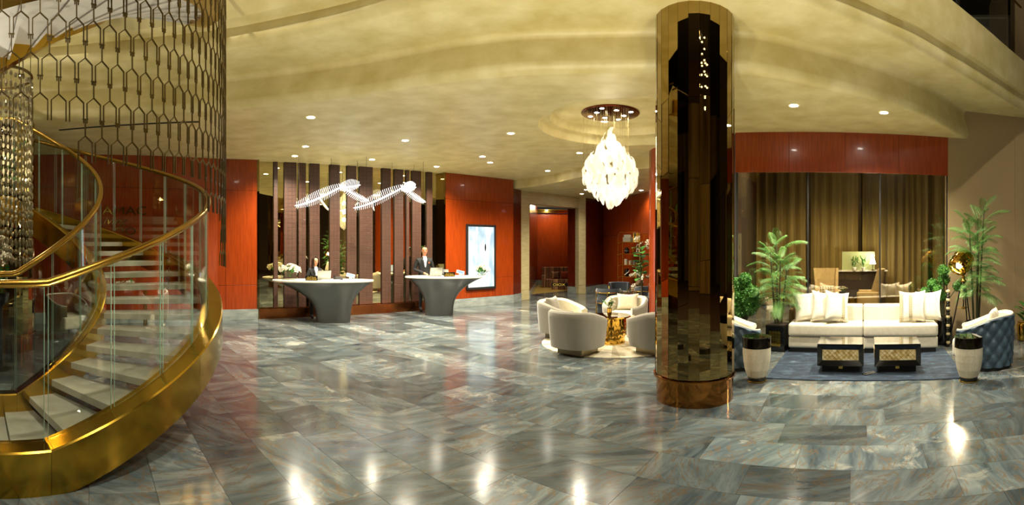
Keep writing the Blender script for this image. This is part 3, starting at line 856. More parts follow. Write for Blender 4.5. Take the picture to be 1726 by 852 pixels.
petal_me = pr.mesh('petal', 70)
rp = random.Random(4)
for z, r in prof_c:
    n = max(4, int(2 * pi * max(r, .06) / .13))
    for j in range(n):
        a = 2 * pi * (j + rp.random() * .5) / n
        s = rp.uniform(.9, 1.25)
        obj('petal', petal_me, MT['petal'], ch, ((r - .05) * cos(a), (r - .05) * sin(a), z + rp.uniform(-.03, .03)), rot=(rp.uniform(-.35, .35), rp.uniform(-.3, .3), a + pi / 2 + rp.uniform(-.5, .5)), scale=(s, s, s))
cab = MB()
for k in range(46):
    a, q = rp.uniform(0, 2 * pi), .5 * sqrt(rp.random())
    zb = np.interp(q, [.0, .12, .27, .46, .52], [3.78, 3.7, 3.46, 3.2, 3.1])
    cab.cyl((q * cos(a), q * sin(a), zb), (q * cos(a), q * sin(a), zpl - .03), .0016, n=3)
tag(cab.build('cables', pm('pale_wire', C('#d8c68a'), .3, .7), ch), kind='stuff')
for z in (3.5, 3.15, 2.85):
    MB().ball((0, 0, z), .05, 10, 8).build('bulb', emat('soft_bulb', (1, .93, .8, 1), 3), ch, smooth=60)
    point_light((CH.x, CH.y, z), GLASS_W, (1, .92, .76), .08)

# ================================================================ textiles
MT['velvet'] = pm('grey_velvet', C('#8a857a'), .85, col2=C('#7a756a'), ns=3, sheen=.35, stretch=(1, 1, .3))
MT['cream'] = pm('cream_fabric', C('#cdc5ae'), .85, col2=C('#c0b7a0'), ns=14, sheen=.3, bump=.06, bs=150)
MT['ivory'] = pm('ivory_linen', C('#dcd7c8'), .85, col2=C('#cfc9b8'), ns=12, bump=.08, bs=120)
MT['navy'] = pm('navy_leather', C('#465a6c'), .35, col2=C('#3c4e5e'), ns=5)
MT['navyvelvet'] = pm('navy_velvet', C('#141d27'), .8, sheen=.7)
MT['beigewing'] = pm('ochre_upholstery', C('#bfa878'), .8, col2=C('#b29a69'), ns=9)

def barrel(hb, ha, r_o, r_i, z0, a_open, n=44, taper=.04, quilt=None, sq=2.6):
    """outer skin, cap and inner skin of a tub chair that opens to -Y"""
    out, inn = [], []
    for i in range(n + 1):
        a = (-pi / 2 + a_open) + (2 * pi - 2 * a_open) * i / n
        c, s = cos(a), sin(a)
        k = 1 / (abs(c) ** sq + abs(s) ** sq) ** (1 / sq)
        f = min(1, max(0, (abs(((a - pi / 2 + pi) % (2 * pi)) - pi) - .75) / (pi - a_open - .75)))
        top = hb + (ha - hb) * (f * f * (3 - 2 * f))
        out.append((c * k, s * k, top, a)); inn.append((c * k, s * k, top, a))
    NV = 22 if quilt else 8
    Ro, Ri = [], []
    for (c, s, top, a) in out:
        col = []
        for j in range(NV + 1):
            v = j / NV
            rr = r_o - taper * (1 - v) ** 1.5
            if quilt:
                uu, vv = a * quilt[0], v * quilt[1]
                rr += quilt[2] * (abs(sin(pi * (uu + vv))) * abs(sin(pi * (uu - vv)))) ** .5 - quilt[2]
            col.append((c * rr, s * rr, z0 + (top - .03 - z0) * v))
        th = (r_o - r_i)
        for b in (.25, .5, .75):
            col.append((c * (r_o - th * b * .5), s * (r_o - th * b * .5), top - .03 + .03 * sin(pi / 2 * b * 1.3)))
        Ro.append(col)
        ci = []
        for b in (.5, .75, 1):
            ci.append((c * (r_o - th * b), s * (r_o - th * b), top - .004 - .03 * max(0, b - .5) * 1.6))
        for z in (top - .08, .42, .18): ci.append((c * r_i * (1 if z > .2 else .98), s * r_i * (1 if z > .2 else .98), min(z, top - .05)))
        Ri.append(ci)
    return Ro, Ri

# ---- grey swivel tub chairs round the gold table
def tub_chair(label, loc, face):
    t = thing('tub_chair', label, 'armchair', (loc.x, loc.y, 0.014), face, 'grey velvet tub chairs round the gold table')
    Ro, Ri = barrel(.71, .55, .455, .345, .12, .55)
    MB().rows(Ro).build('shell', MT['velvet'], t, smooth=50)
    MB().rows(Ri).build('lining', MT['cream'], t, smooth=50)
    for k in (0, -1):                                                # front ends of the arms
        a, b = Ro[k], Ri[k]
        MB().add(a + b, [tuple(range(len(a) + len(b)))]).build('arm_front', MT['cream'], t)
    MB().tube([Ro[i][-1] for i in range(len(Ro))], .008, 6).build('piping', MT['ivory'], t, smooth=60)
    MB().box2((-.30, -.42, .20), (.30, .28, .43)).build('seat_cushion', MT['cream'], t, bevel=.06, seg=4, smooth=60)
    MB().box2((-.28, -.34, .12), (.28, .28, .20)).build('seat_frame', MT['velvet'], t, bevel=.03)
    MB().box2((-.24, -.24, .0), (.24, .24, .12)).build('swivel_base', MT['plinthtaupe'], t, bevel=.006)
    return t
MT['plinthtaupe'] = pm('taupe_metal', C('#8f8468'), .3, .6)
def cushion_mesh(w, h, th, n=14, pinch=.9):
    m = MB()
    for sg in (1, -1):
        R = []
        for i in range(n + 1):
            row = []
            for j in range(n + 1):
                u, v = -1 + 2 * i / n, -1 + 2 * j / n
                e = ((1 - u ** 4) * (1 - v ** 4))
                k = 1 - .10 * (1 - abs(v) ** 2) * abs(u) ** 3 * 0 - .15 * (1 - v * v) * abs(u)
                l = 1 - .15 * (1 - u * u) * abs(v)
                row.append((u * w / 2 * k, sg * th / 2 * max(0, e) ** .55, v * h / 2 * l + h / 2))
            R.append(row)
        m.rows(R)
    me = m.mesh('cushion', 80)
    bm = bmesh.new(); bm.from_mesh(me); bmesh.ops.remove_doubles(bm, verts=bm.verts, dist=1e-4); bmesh.ops.recalc_face_normals(bm, faces=bm.faces); bm.to_mesh(me); bm.free()
    return me
def cushion(label, loc, rz, w, h, th, tilt, mat, group=None, band=False, roll=0):
    o = obj('cushion', cushion_mesh(w, h, th), mat, None, loc)
    o.rotation_euler = (tilt, roll, rz)
    tag(o, label, 'cushion', group)
    if band:
        for xx in (-.18, -.02) if band == 2 else (.08,):
            R = []
            for j in range(13):
                v = -1 + 2 * j / 12
                row = []
                for q in (-.03, .03):
                    u = (xx + q) / (w / 2)
                    e = (1 - u ** 4) * (1 - v ** 4)
                    row.append((xx + q, -th / 2 * max(0, e) ** .55 - .004, v * h / 2 * (1 - .15 * (1 - u * u) * abs(v)) + h / 2))
                R.append(row)
            MB().rows(R).build('woven_band', MT['band'], o, smooth=60)
    return o
MT['band'] = gridmat('greek_key_band', C('#6b5e42'), C('#c9bd9c'), (.028, .028), .25, .8)
tb = pol(az(1028), 8.95)
def facing(p, q): return atan2(q.y - p.y, q.x - p.x) + pi / 2          # rotation that turns local -Y from p to q
chairs = [(pol(az(974), 8.08), 'grey velvet tub chair seen from behind, nearest the open floor', 0),
          (pol(az(948), 9.45), 'grey velvet tub chair left of the gold table holding a small cushion', 1),
          (pol(az(1106), 8.15), 'grey velvet tub chair half hidden behind the mirrored column', 0),
          (pol(az(1054), 10.0), 'cream lined tub chair facing the viewer behind the gold table', 1)]
for i, (p, lb, cu) in enumerate(chairs):
    f = facing(p, tb)
    tub_chair(lb, p, f)
    if cu:
        q = p + Vector((cos(f + pi / 2), sin(f + pi / 2), 0)) * .16
        cushion(('small grey cushion in the left tub chair', 'plain cream cushion in the tub chair facing the viewer')[i == 3], (q.x, q.y, .44), f + .15, .46, .36, .15, -.30, MT['cream'] if i == 3 else MT['velvet'])

# ---- gold petal table
t = thing('gold_table', 'round gold table clad in scale petals with a dark glass top', 'table', (tb.x, tb.y, .014))
sc = MB()
R = []
for i in range(7):
    u = i / 6
    w = .062 * sin(pi * (.10 + .75 * u)) ** .8
    R.append([(s * w, -.012 * (1 - s * s) - .012 * u, -.17 * u + .01) for s in (-1, -.5, 0, .5, 1)])
sc.rows(R)
scale_me = sc.mesh('scale', 70)
for row in range(4):
    n = 15
    for j in range(n):
        a = 2 * pi * (j + .5 * (row % 2)) / n
        r = .285 - .01 * row
        obj('scale', scale_me, MT['brightgold'], t, (r * cos(a), r * sin(a), .475 - row * .098), a + pi / 2)
MB().lathe([(.255, .02), (.255, .47)], 32).build('drum', MT['gold'], t, smooth=40)
MB().lathe([(.25, 0), (.28, 0), (.28, .02), (.25, .02)], 32).build('foot_ring', MT['brightgold'], t)
MB().lathe([(.01, .47), (.37, .47), (.375, .48), (.375, .487), (.37, .49), (.01, .49)], 48).build('table_top', MT['browntop'] if 'browntop' in MT else pm('brown_glass_top', C('#2a120a'), .05, .2, coat=.6), t, smooth=30)
MB().lathe([(.372, .468), (.38, .47), (.38, .49), (.372, .492)], 48, caps=False).build('top_rim', MT['brightgold'], t)

# ---- round radiating hide rug
rg = pol(az(1033), 9.0)
rug = thing('round_rug', 'round cream hide rug of radiating strips under the tub chairs', 'rug', (rg.x, rg.y, 0))
HIDE = [pm('hide_%d' % i, C(c), .9, col2=C(c2), ns=20) for i, (c, c2) in enumerate((('#cfc6ad', '#bdb298'), ('#b3a88d', '#a59a80'), ('#ddd5bf', '#cfc7b0'), ('#c2b594', '#b3a686')))]
for k in range(56):
    a0, a1 = 2 * pi * k / 56, 2 * pi * (k + 1) / 56
    MB().lathe([(.06, .002), (1.3, .002), (1.3, .012), (.06, .013)], 2, a0=a0 + .001, a1=a1 - .001, caps=False).build('hide_strip', HIDE[(k * 7 + k // 3) % 4], rug)
MB().lathe([(.001, .002), (.07, .002), (.07, .0135), (.001, .0135)], 16).build('hide_centre', HIDE[0], rug)

# ================================================================ PLANTS AND FLOWERS
MT['leaf'] = pm('palm_green', C('#6c9c4c'), .5, col2=C('#44752f'), ns=5)
MT['leaf2'] = pm('fig_green', C('#4a8a34'), .4, col2=C('#2f6624'), ns=5)
MT['leafdark'] = pm('dusty_leaf', C('#4a4a40'), .6, col2=C('#7b7a70'), ns=12)
MT['stem'] = pm('stem_brown', C('#3a3a1e'), .7)
MT['moss'] = pm('boxwood_green', C('#4c8a2c'), .6, col2=C('#2c5e18'), ns=9)
MT['petalwhite'] = pm('white_petal', C('#e8e4d4'), .6, col2=C('#d6d0b8'), ns=9)
def frond_mesh(L, droop, n=19, leaf=.2, seed=0, w=.0055):
    r = random.Random(seed)
    m = MB()
    pts = [Vector((0, L * u * (1 - .15 * u), L * (.55 * u - droop * u * u))) for u in [i / n for i in range(n + 1)]]
    m.tube(pts, [.006 * (1 - .8 * i / n) for i in range(n + 1)], 4)
    for i in range(3, n + 1):
        u = i / n
        ll = leaf * (sin(pi * (.12 + .80 * u)) ** .6) * r.uniform(.85, 1.1)
        tan = (pts[i] - pts[i - 1]).normalized()
        for sg in (-1, 1):
            dr_ = (Vector((sg * 1.0, 0, -.35)) + tan * .8).normalized()
            up = Vector((0, 0, 1))
            a = pts[i]; b = a + dr_ * ll * .55 + Vector((0, 0, .01)); c = a + dr_ * ll + Vector((0, 0, -.045 * ll / .2))
            wv = tan * w
            m.add([a - wv * .4, a + wv * .4, b + wv, b - wv, c], [(0, 1, 2, 3), (3, 2, 4)])
    return m.mesh('frond')
def palm(label, loc, h, n, L, seed, pot, trunks=3, rz=0, spread=.12, z0=.42):
    r = random.Random(seed)
    t = thing('potted_palm', label, 'plant', loc, rz)
    ms = [frond_mesh(L * s, d, leaf=L * .28 * s, seed=seed + k) for k, (s, d) in enumerate(((1, .5), (.85, .75), (.7, .35)))]
    for k in range(trunks):
        a = 2 * pi * k / trunks + seed
        x, y = spread * cos(a), spread * sin(a)
        hh = h * (1 - .22 * k / max(1, trunks - 1)) - L * .3
        MB().tube([(x * .4, y * .4, z0 - .05), (x * .8, y * .8, z0 + (hh - z0) * .5), (x * 1.2, y * 1.2, hh)], [.02, .016, .01], 7).build('trunk', MT['stem'], t, smooth=60)
        per = n // trunks
        for j in range(per):
            u = j / max(1, per - 1)
            b = a + j * 2.4 + r.uniform(-.3, .3)
            zz = z0 + .15 + (hh - z0 - .15) * (.25 + .75 * u)
            pitch = (u - .35) * .9 + r.uniform(-.15, .15)
            s = r.uniform(.85, 1.1)
            obj('frond', ms[j % 3] if u < .85 else ms[2], MT['leaf'], t, (x * (.4 + .8 * u), y * (.4 + .8 * u), zz), rot=(pitch, 0, b), scale=(s, s, s))
    pot(t)
    return t
def lattice_planter(t):
    MB().box2((-.17, -.17, 0), (.17, .17, .44)).build('planter', MT['black'], t, bevel=.01)
    MB().box2((-.15, -.15, .43), (.15, .15, .445)).build('soil', pm('soil', C('#2c2115'), .95), t)
    for sx in range(4):
        for sz in range(5):
            MB().lathe([(.022, -.006), (.03, -.006), (.03, .006), (.022, .006)], 10).build('lattice_ring', MT['brightgold'], t).matrix_local = Matrix.Translation((-.075 + sx * .05 + .0, -.175, .12 + sz * .05)) @ Matrix.Rotation(pi / 2, 4, 'X')
def round_planter(t):
    MB().lathe([(.13, 0), (.18, .02), (.2, .36), (.2, .42), (.17, .42), (.17, .38), (.01, .38)], 28).build('planter', MT['black'], t, smooth=40)
def tuft(r, n, seed, leaf=.035):
    q = random.Random(seed); m = MB()
    m.ball((0, 0, 0), r * .86, 10, 7)
    for k in range(n):
        z = q.uniform(-1, 1); a = q.uniform(0, 2 * pi); s = sqrt(1 - z * z)
        d = Vector((s * cos(a), s * sin(a), z)); p = d * r * q.uniform(.82, 1.0)
        tv = d.orthogonal().normalized(); tv = (Matrix.Rotation(q.uniform(0, 6.3), 3, d) @ tv)
        e = (d * .7 + tv * .7).normalized() * leaf; w = d.cross(tv) * leaf * .3
        m.add([p, p + e * .5 + w, p + e, p + e * .5 - w], [(0, 1, 2, 3)])
    return m.mesh('foliage')
tuft_me = tuft(.11, 420, 2)
def topiary(label, loc, balls, z0, rz=0):
    t = thing('topiary', label, 'plant', loc, rz)
    for k, (x, y, z, s) in enumerate(balls):
        obj('foliage', tuft_me, MT['moss'], t, (x, y, z), k * 1.3, scale=(s, s, s))
        MB().tube([(0, 0, z0), (x * .35, y * .35, z0 + (z - z0) * .55), (x, y, z)], [.016, .011, .007], 6).build('branch', MT['stem'], t, smooth=60)
    MB().lathe([(.12, 0), (.16, .02), (.17, z0 - .02), (.15, z0), (.01, z0 - .02)], 24).build('planter', MT['black'], t, smooth=40)
    return t
def blossom_mesh(s=1.0, np_=6):
    m = MB()
    for k in range(np_):
        a = 2 * pi * k / np_
        d = Vector((cos(a), sin(a), 0)); w = Vector((-sin(a), cos(a), 0))
        b = d * .012 * s; c = d * .034 * s + Vector((0, 0, .02 * s)); e = d * .052 * s + Vector((0, 0, .012 * s))
        m.add([b, c + w * .016 * s, e, c - w * .016 * s], [(0, 1, 2, 3)])
    m.ball((0, 0, .012 * s), .012 * s, 6, 4)
    return m.mesh('blossom')
bl_me = blossom_mesh()
leafm = MB(); leafm.rows([[(-.001, 0, 0), (.001, 0, 0)], [(-.016, .05, .02), (.016, .05, .02)], [(-.014, .09, .025), (.014, .09, .025)], [(-.001, .13, .01), (.001, .13, .01)]])
leaf_me = leafm.mesh('leaf', 60)
def bouquet(t, c, R, nb, nl, seed, sx=1.0, bs=1.0, h=.12):
    r = random.Random(seed)
    for k in range(nl):
        a = r.uniform(0, 2 * pi); e = r.uniform(.2, 1.2)
        obj('leaf', leaf_me, MT['leaf2'], t, (c[0] + r.uniform(-.6, .6) * R * sx, c[1] + r.uniform(-.4, .4) * R, c[2] + r.uniform(0, h * .6)), rot=(e, 0, a), scale=(1.2, 1.2, 1.2))
    for k in range(nb):
        a = r.uniform(0, 2 * pi); q = sqrt(r.random())
        x, y = q * R * cos(a) * sx, q * R * sin(a) * .7
        z = h * (1.15 - .6 * q) + r.uniform(-.02, .03)
        s = r.uniform(.8, 1.25) * bs
        st_ = obj('blossom', bl_me, MT['petalwhite'], t, (c[0] + x, c[1] + y, c[2] + z), rot=(-y * 5, x * 5, a), scale=(s, s, s))
    m = MB()
    for k in range(8): m.tube([(c[0] + r.uniform(-.3, .3) * R * sx, c[1], c[2] - .05), (c[0] + r.uniform(-.8, .8) * R * sx, c[1] + r.uniform(-.4, .4) * R, c[2] + h * .9)], .003, 4)
    m.build('stems', MT['leaf2'], t)
# small rose vase on the gold table
p = tb + Vector((-.02, -.05, 0))
t = thing('flower_vase', 'small gold vase with white roses on the dark glass table top', 'vase', (p.x, p.y, .505))
MB().lathe([(.028, 0), (.036, .01), (.045, .07), (.040, .11), (.046, .14), (.036, .14), (.03, .12)], 16).build('vase', MT['brightgold'], t, smooth=50)
bouquet(t, (0, 0, .14), .09, 9, 8, 11, bs=1.2, h=.11)

# ================================================================ SOFA CORNER (faces azimuth 41 degrees)
NS = radians(41.2)
def RS_(dist, off, z=0.0): return Vector((dist * sin(NS) + off * cos(NS), dist * cos(NS) - off * sin(NS), z))
RZ = -NS
# navy rug
MT['rugnavy'] = None
def rugmat():
    m, t, b, out = newmat('navy_worn_rug')
    n = N(t, 'ShaderNodeTexNoise'); n.inputs['Scale'].default_value = 4; n.inputs['Detail'].default_value = 10; n.inputs['Roughness'].default_value = .75
    t.links.new(coords(t, (1, 2.2, 1)), n.inputs['Vector'])
    t.links.new(ramp(t, n.outputs[0], [(.35, C('#0a121d')), (.5, C('#162639')), (.62, C('#354859')), (.72, C('#7d878a'))]), b.inputs['Base Color'])
    b.inputs['Roughness'].default_value = .95
    return m
MT['rugnavy'] = rugmat()
o = MB().box2((-1.30, 0, 0), (1.36, 1.95, .012)).build('navy_rug', MT['rugnavy'], loc=RS_(6.39, 0), rz=RZ, bevel=.004)
tag(o, 'worn navy rug under the black coffee tables and cream sofa', 'rug')

# ---- sofa
MT['sofa'] = pm('cream_bouclette', C('#d5cfbe'), .8, col2=C('#c9c2b0'), ns=18, bump=.06, bs=150)
MT['sofaback'] = pm('bronze_sofa_back', C('#6b5430'), .35, .5)
so = thing('sofa', 'long cream two-seat sofa in front of the smoked glass', 'sofa', RS_(8.02, -.02, .012), RZ)
sw = 1.235
MB().box2((-sw, 0.0, .07), (sw, .62, .26)).build('base', MT['sofa'], so, bevel=.035, seg=3, smooth=50)
MB().box2((-sw + .03, .03, 0), (sw - .03, .6, .07)).build('plinth', MT['blackmatte'], so)
for a, b in ((-sw, -.003), (.003, sw)):
    MB().box2((a, -.03, .265), (b, .56, .475)).build('seat_cushion', MT['sofa'], so, bevel=.05, seg=4, smooth=60)
for a, b in ((-sw + .06, -.003), (.003, sw - .06)):
    MB().box2((a, .42, .44), (b, .62, .75)).build('back_cushion', MT['sofa'], so, bevel=.05, seg=4, smooth=60)
MB().box2((-sw - .02, .60, .06), (sw + .02, .69, .74)).build('back_frame', MT['sofaback'], so, bevel=.02)
for s in (-1, 1):
    MB().box2((s * (sw + .02) - .025, .35, .26), (s * (sw + .02) + .025, .64, .66)).build('side_wing', MT['sofaback'], so, bevel=.02)
seat = .487
def spill(label, off, back, rz, roll, band=False, w=.48, h=.46, tilt=-.28, mat='ivory'):
    p = RS_(8.02 + back, off, seat)
    cushion(label, p, RZ + rz, w, h, .17, tilt, MT[mat], 'cushions on the cream sofa', band, roll)
spill('plain ivory cushion at the left end of the sofa', -.95, .21, .2, -.05, w=.46, h=.52)
spill('second plain ivory cushion from the left end of the sofa', -.68, .15, .28, .10, w=.46, h=.54)
spill('ivory cushion with a dark woven band nearest the sofa middle at left', -.46, .08, .5, .16, band=1, w=.46, h=.55)
spill('ivory cushion with two dark woven bands at the right of the sofa', .80, .12, -.15, -.03, band=2, w=.46, h=.55)
spill('plain ivory cushion at the right end of the sofa', 1.08, .17, -.35, -.08, w=.46, h=.54)
# ---- black coffee tables with mother-of-pearl fronts
def pearl():
    m, t, b, out = newmat('pearl_inlay')
    n = N(t, 'ShaderNodeTexNoise'); n.inputs['Scale'].default_value = 14; n.inputs['Detail'].default_value = 5
    t.links.new(coords(t), n.inputs['Vector'])
    t.links.new(ramp(t, n.outputs[0], [(.35, C('#a58c50')), (.5, C('#cbb985')), (.65, C('#e2d8b4'))]), b.inputs['Base Color'])
    b.inputs['Roughness'].default_value = .25
    return m
MT['pearl'] = pearl()
def coffee_table(label, dist, off):
    t = thing('coffee_table', label, 'coffee table', RS_(dist, off, .012), RZ, 'black lacquer coffee tables on the navy rug')
    w, d, z0, z1 = .32, .55, .10, .40
    MB().box2((-w + .06, .08, 0), (w - .06, d - .08, .10)).build('plinth', MT['blackmatte'], t)
    MB().box2((-w, .02, z0), (w, d, z1 - .012)).build('body', MT['black'], t, bevel=.01)
    MB().box2((-w, -.0, z1 - .012), (w, d, z1)).build('table_top', MT['blackgloss'], t, bevel=.003)
    # mitred bevelled frame round the inlay
    def fr(m, x0, x1, z0_, z1_, i0, i1, k0, k1, y0, y1):
        m.add([(x0, y0, z0_), (x1, y0, z0_), (x1, y0, z1_), (x0, y0, z1_), (i0, y1, k0), (i1, y1, k0), (i1, y1, k1), (i0, y1, k1)], [(0, 1, 5, 4), (1, 2, 6, 5), (2, 3, 7, 6), (3, 0, 4, 7)])
    m = MB(); fr(m, -w, w, z0, z1 - .014, -w + .075, w - .075, z0 + .08, z1 - .085, -.012, .018); m.build('bevelled_frame', MT['black'], t)
    MB().box2((-w + .07, .014, z0 + .075), (w - .07, .02, z1 - .08)).build('inlay_panel', MT['pearl'], t)
    la = MB()
    for k in range(-4, 9):
        for sg in (-1, 1):
            x = -w + .075 + k * .065
            a, b = Vector((x, .0125, z0 + .08)), Vector((x + sg * .135, .0125, z1 - .085))
            lo_, hi_ = -w + .075, w - .075
            def clip(p, q):
                if p.x == q.x: return None
                pts = []
                for X in (lo_, hi_):
                    if (p.x - X) * (q.x - X) < 0:
                        u = (X - p.x) / (q.x - p.x); pts.append(p.lerp(q, u))
                ins = [v for v in (p, q) if lo_ <= v.x <= hi_]
                r_ = ins + pts
                return r_[:2] if len(r_) >= 2 else None
            c = clip(a, b)
            if c and (c[0] - c[1]).length > .01: la.cyl(c[0], c[1], .002, n=4)
    tag(la.build('gold_lattice', MT['brightgold'], t), kind='stuff')
    MB().box2((w - .001, .14, z0 + .08), (w + .004, d - .12, z1 - .09)).build('side_inlay', MT['pearl'], t)
    MB().box2((-w - .004, .14, z0 + .08), (-w + .001, d - .12, z1 - .09)).build('side_inlay', MT['pearl'], t)
    MB().box2((-.028, .072, .045), (.028, .082, .08)).build('gold_tag', MT['brightgold'], t)
MT['blackgloss'] = pm('black_mirror_top', C('#0b0a09'), .03, 0, coat=1, spec=1)
coffee_table('left black lacquer coffee table with pearl lattice front', 6.74, -.33)
coffee_table('right black lacquer coffee table with pearl lattice front', 6.74, .46)
# low chrome feet between the tables
m = MB(); m.cyl((-.09, 0, .012), (.07, .06, .03), .008, n=6); m.cyl((-.06, -.05, .012), (.1, .02, .03), .008, n=6); m.cyl((-.09, 0, .012), (-.06, -.05, .012), .008, n=6)
o = m.build('chrome_bracket', pm('chrome', C('#c9c9c6'), .1, 1.), loc=RS_(6.68, .06, .006), rz=RZ); tag(o, 'small chrome bracket lying on the rug between the coffee tables', 'bracket')

# ---- drum side tables
MT['shagreen'] = pm('ivory_shagreen', C('#cbc5b2'), .5, col2=C('#beb7a2'), ns=30)
def drum_table(label, p):
    t = thing('drum_table', label, 'side table', p, az(0) * 0, 'tapered drum side tables')
    H = .585
    MB().lathe([(.125, 0), (.13, .004), (.13, .018), (.12, .02)], 28).build('gold_foot', MT['brightgold'], t, smooth=40)
    MB().lathe([(.115, .02), (.118, .022), (.118, .05), (.11, .05)], 28).build('foot_ring', MT['black'], t, smooth=40)
    for k in range(12):
        MB().lathe([(.105, .05), (.128, .07), (.158, .16), (.176, .27), (.184, .36), (.186, .445)], 3, a0=2 * pi * k / 12 + .004, a1=2 * pi * (k + 1) / 12 - .004, caps=False).build('gore', MT['shagreen'], t)
    MB().lathe([(.10, .05), (.126, .07), (.156, .16), (.174, .27), (.182, .36), (.184, .445)], 36).build('core', MT['stone'], t, smooth=40)
    MB().lathe([(.184, .445), (.188, .446), (.188, .57), (.183, .575)], 36, caps=False).build('smoked_band', MT['smokeband'], t, smooth=40)
    MB().lathe([(.185, .572), (.19, .575), (.19, H - .003), (.186, H), (.01, H)], 36).build('table_top', MT['blackgloss'], t, smooth=30)
MT['smokeband'] = pm('smoked_mirror_band', C('#3c352b'), .04, 1.)
drum_table('tapered ivory drum table with dark band left of the navy rug', pol(az(1275.5), 6.42))
drum_table('tapered ivory drum table with dark band right of the navy rug', pol(az(1633), 6.42))

# ---- tufted navy barrel chairs
def tufted(label, p, face):
    t = thing('barrel_chair', label, 'armchair', (p.x, p.y, 0.0), face, 'tufted navy barrel chairs facing the rug')
    Ro, Ri = barrel(.77, .56, .46, .36, .05, .62, n=110, taper=.03, quilt=(2.4, 3.0, .05), sq=2.4)
    MB().rows(Ro).build('tufted_shell', MT['navy'], t, smooth=60)
    MB().rows(Ri).build('lining', MT['ivory'], t, smooth=60)
    for k in (0, -1):
        a, b = Ro[k], Ri[k]
        MB().add(a + b, [tuple(range(len(a) + len(b)))]).build('arm_front', MT['ivory'], t)
    MB().tube([Ro[i][-1] for i in range(0, len(Ro), 2)], .014, 6).build('cream_roll', MT['ivory'], t, smooth=60)
    nb = MB()
    A0, A1 = -pi / 2 + .62, 3 * pi / 2 - .62
    for iu in range(-12, 24):
        for iv in range(0, 7):
            s2 = iu; vv = (iv) * .5
            uu = (iu + (.0 if iv % 2 == 0 else .5)) / 1.0
            a = uu / 2.4
            v = vv / 3.0
            if not (A0 + .05 < a < A1 - .05) or not (.1 < v < .95): continue
            i = min(109, max(0, int(round((a - A0) / (A1 - A0) * 110))))
            top = Ro[i][-1][2]; j = int(round(v * 22))
            q = Ro[i][j]
            nb.ball((q[0], q[1], q[2]), .011, 6, 4)
    tag(nb.build('buttons', MT['navy'], t, smooth=60), kind='stuff')
    MB().box2((-.27, -.44, .16), (.27, .24, .43)).build('seat_cushion', MT['ivory'], t, bevel=.06, seg=4, smooth=60)
    MB().lathe([(.40, 0), (.40, .05)], 32).build('plinth', MT['blackmatte'], t)
    return t
pc = RS_(7.1, .0)
pr_ = pol(az(1659), 7.28); pl_ = pol(az(1236), 7.28)
tufted('navy tufted barrel chair at the right with ivory cushion', pr_, facing(pr_, RS_(7.6, .3)))
tufted('navy tufted barrel chair half hidden behind the mirrored column', pl_, facing(pl_, RS_(7.6, -.3)))
for (p, f, lb) in ((pr_, facing(pr_, RS_(7.6, .3)), 'ivory cushion standing in the right barrel chair'), (pl_, facing(pl_, RS_(7.6, -.3)), 'ivory cushion standing in the left barrel chair')):
    q = p + Vector((cos(f + pi / 2), sin(f + pi / 2), 0)) * .06
    cushion(lb, (q.x, q.y, .437), f, .44, .42, .15, -.25, MT['ivory'])

# ---- palms and topiaries
palm('feathery potted palm in a black planter left of the sofa', pol(az(1312), 8.35), 2.0, 48, .62, 21, lattice_planter, 4, rz=-az(1312) - .35)
palm('tall feathery palm against the taupe wall behind the tripod lamp', pol(az(1645), 8.85), 2.60, 95, .6, 5, round_planter, 5, rz=.4)
topiary('cloud-pruned topiary beside the tripod lamp at the right end of the sofa', pol(az(1590), 8.9), [(-.33, 0, .93, .8), (-.2, .05, 1.08, .85), (0, -.05, 1.33, .9), (.01, .05, 1.16, .95), (.26, 0, 1.04, .75), (-.1, -.08, .98, .8), (-.26, .06, .80, .8), (-.02, 0, .86, .8)], .5, -az(1590))
topiary('bushy green topiary between mirrored column and palm', pol(az(1256), 8.3), [(-.16, 0, .95, 1.2), (-.02, .05, 1.1, 1.1), (.1, -.05, .98, 1.2), (.02, 0, .86, 1.3), (-.14, 0, 1.12, 1.0), (.14, .05, .82, 1.1), (-.2, 0, .8, 1.1), (0, -.05, 1.22, .9), (.05, .0, .72, 1.2), (-.1, .0, .68, 1.1)], .4, -az(1256))
# dusty leaves in a gold pot at the right edge
p = pol(az(1727), 9.2)
t = thing('leaf_plant', 'dusty grey-leaved plant in a gold pot at the right edge', 'plant', p)
MB().lathe([(.09, 0), (.14, .02), (.15, .3), (.13, .34), (.15, .36), (.12, .36), (.01, .3)], 20).build('pot', MT['brightgold'], t, smooth=50)
rl = random.Random(2)
for k in range(16):
    a = k * 2.4; s = rl.uniform(1.5, 2.3)
    obj('leaf', leaf_me, MT['leafdark'], t, (.03 * cos(a), .03 * sin(a), .34 + .022 * k), rot=(rl.uniform(.0, .5), 0, a), scale=(s * 1.6, s, s))
MB().tube([(0, 0, .3), (.01, 0, .5), (0, .01, .72)], [.014, .01, .006], 6).build('stem', MT['stem'], t)

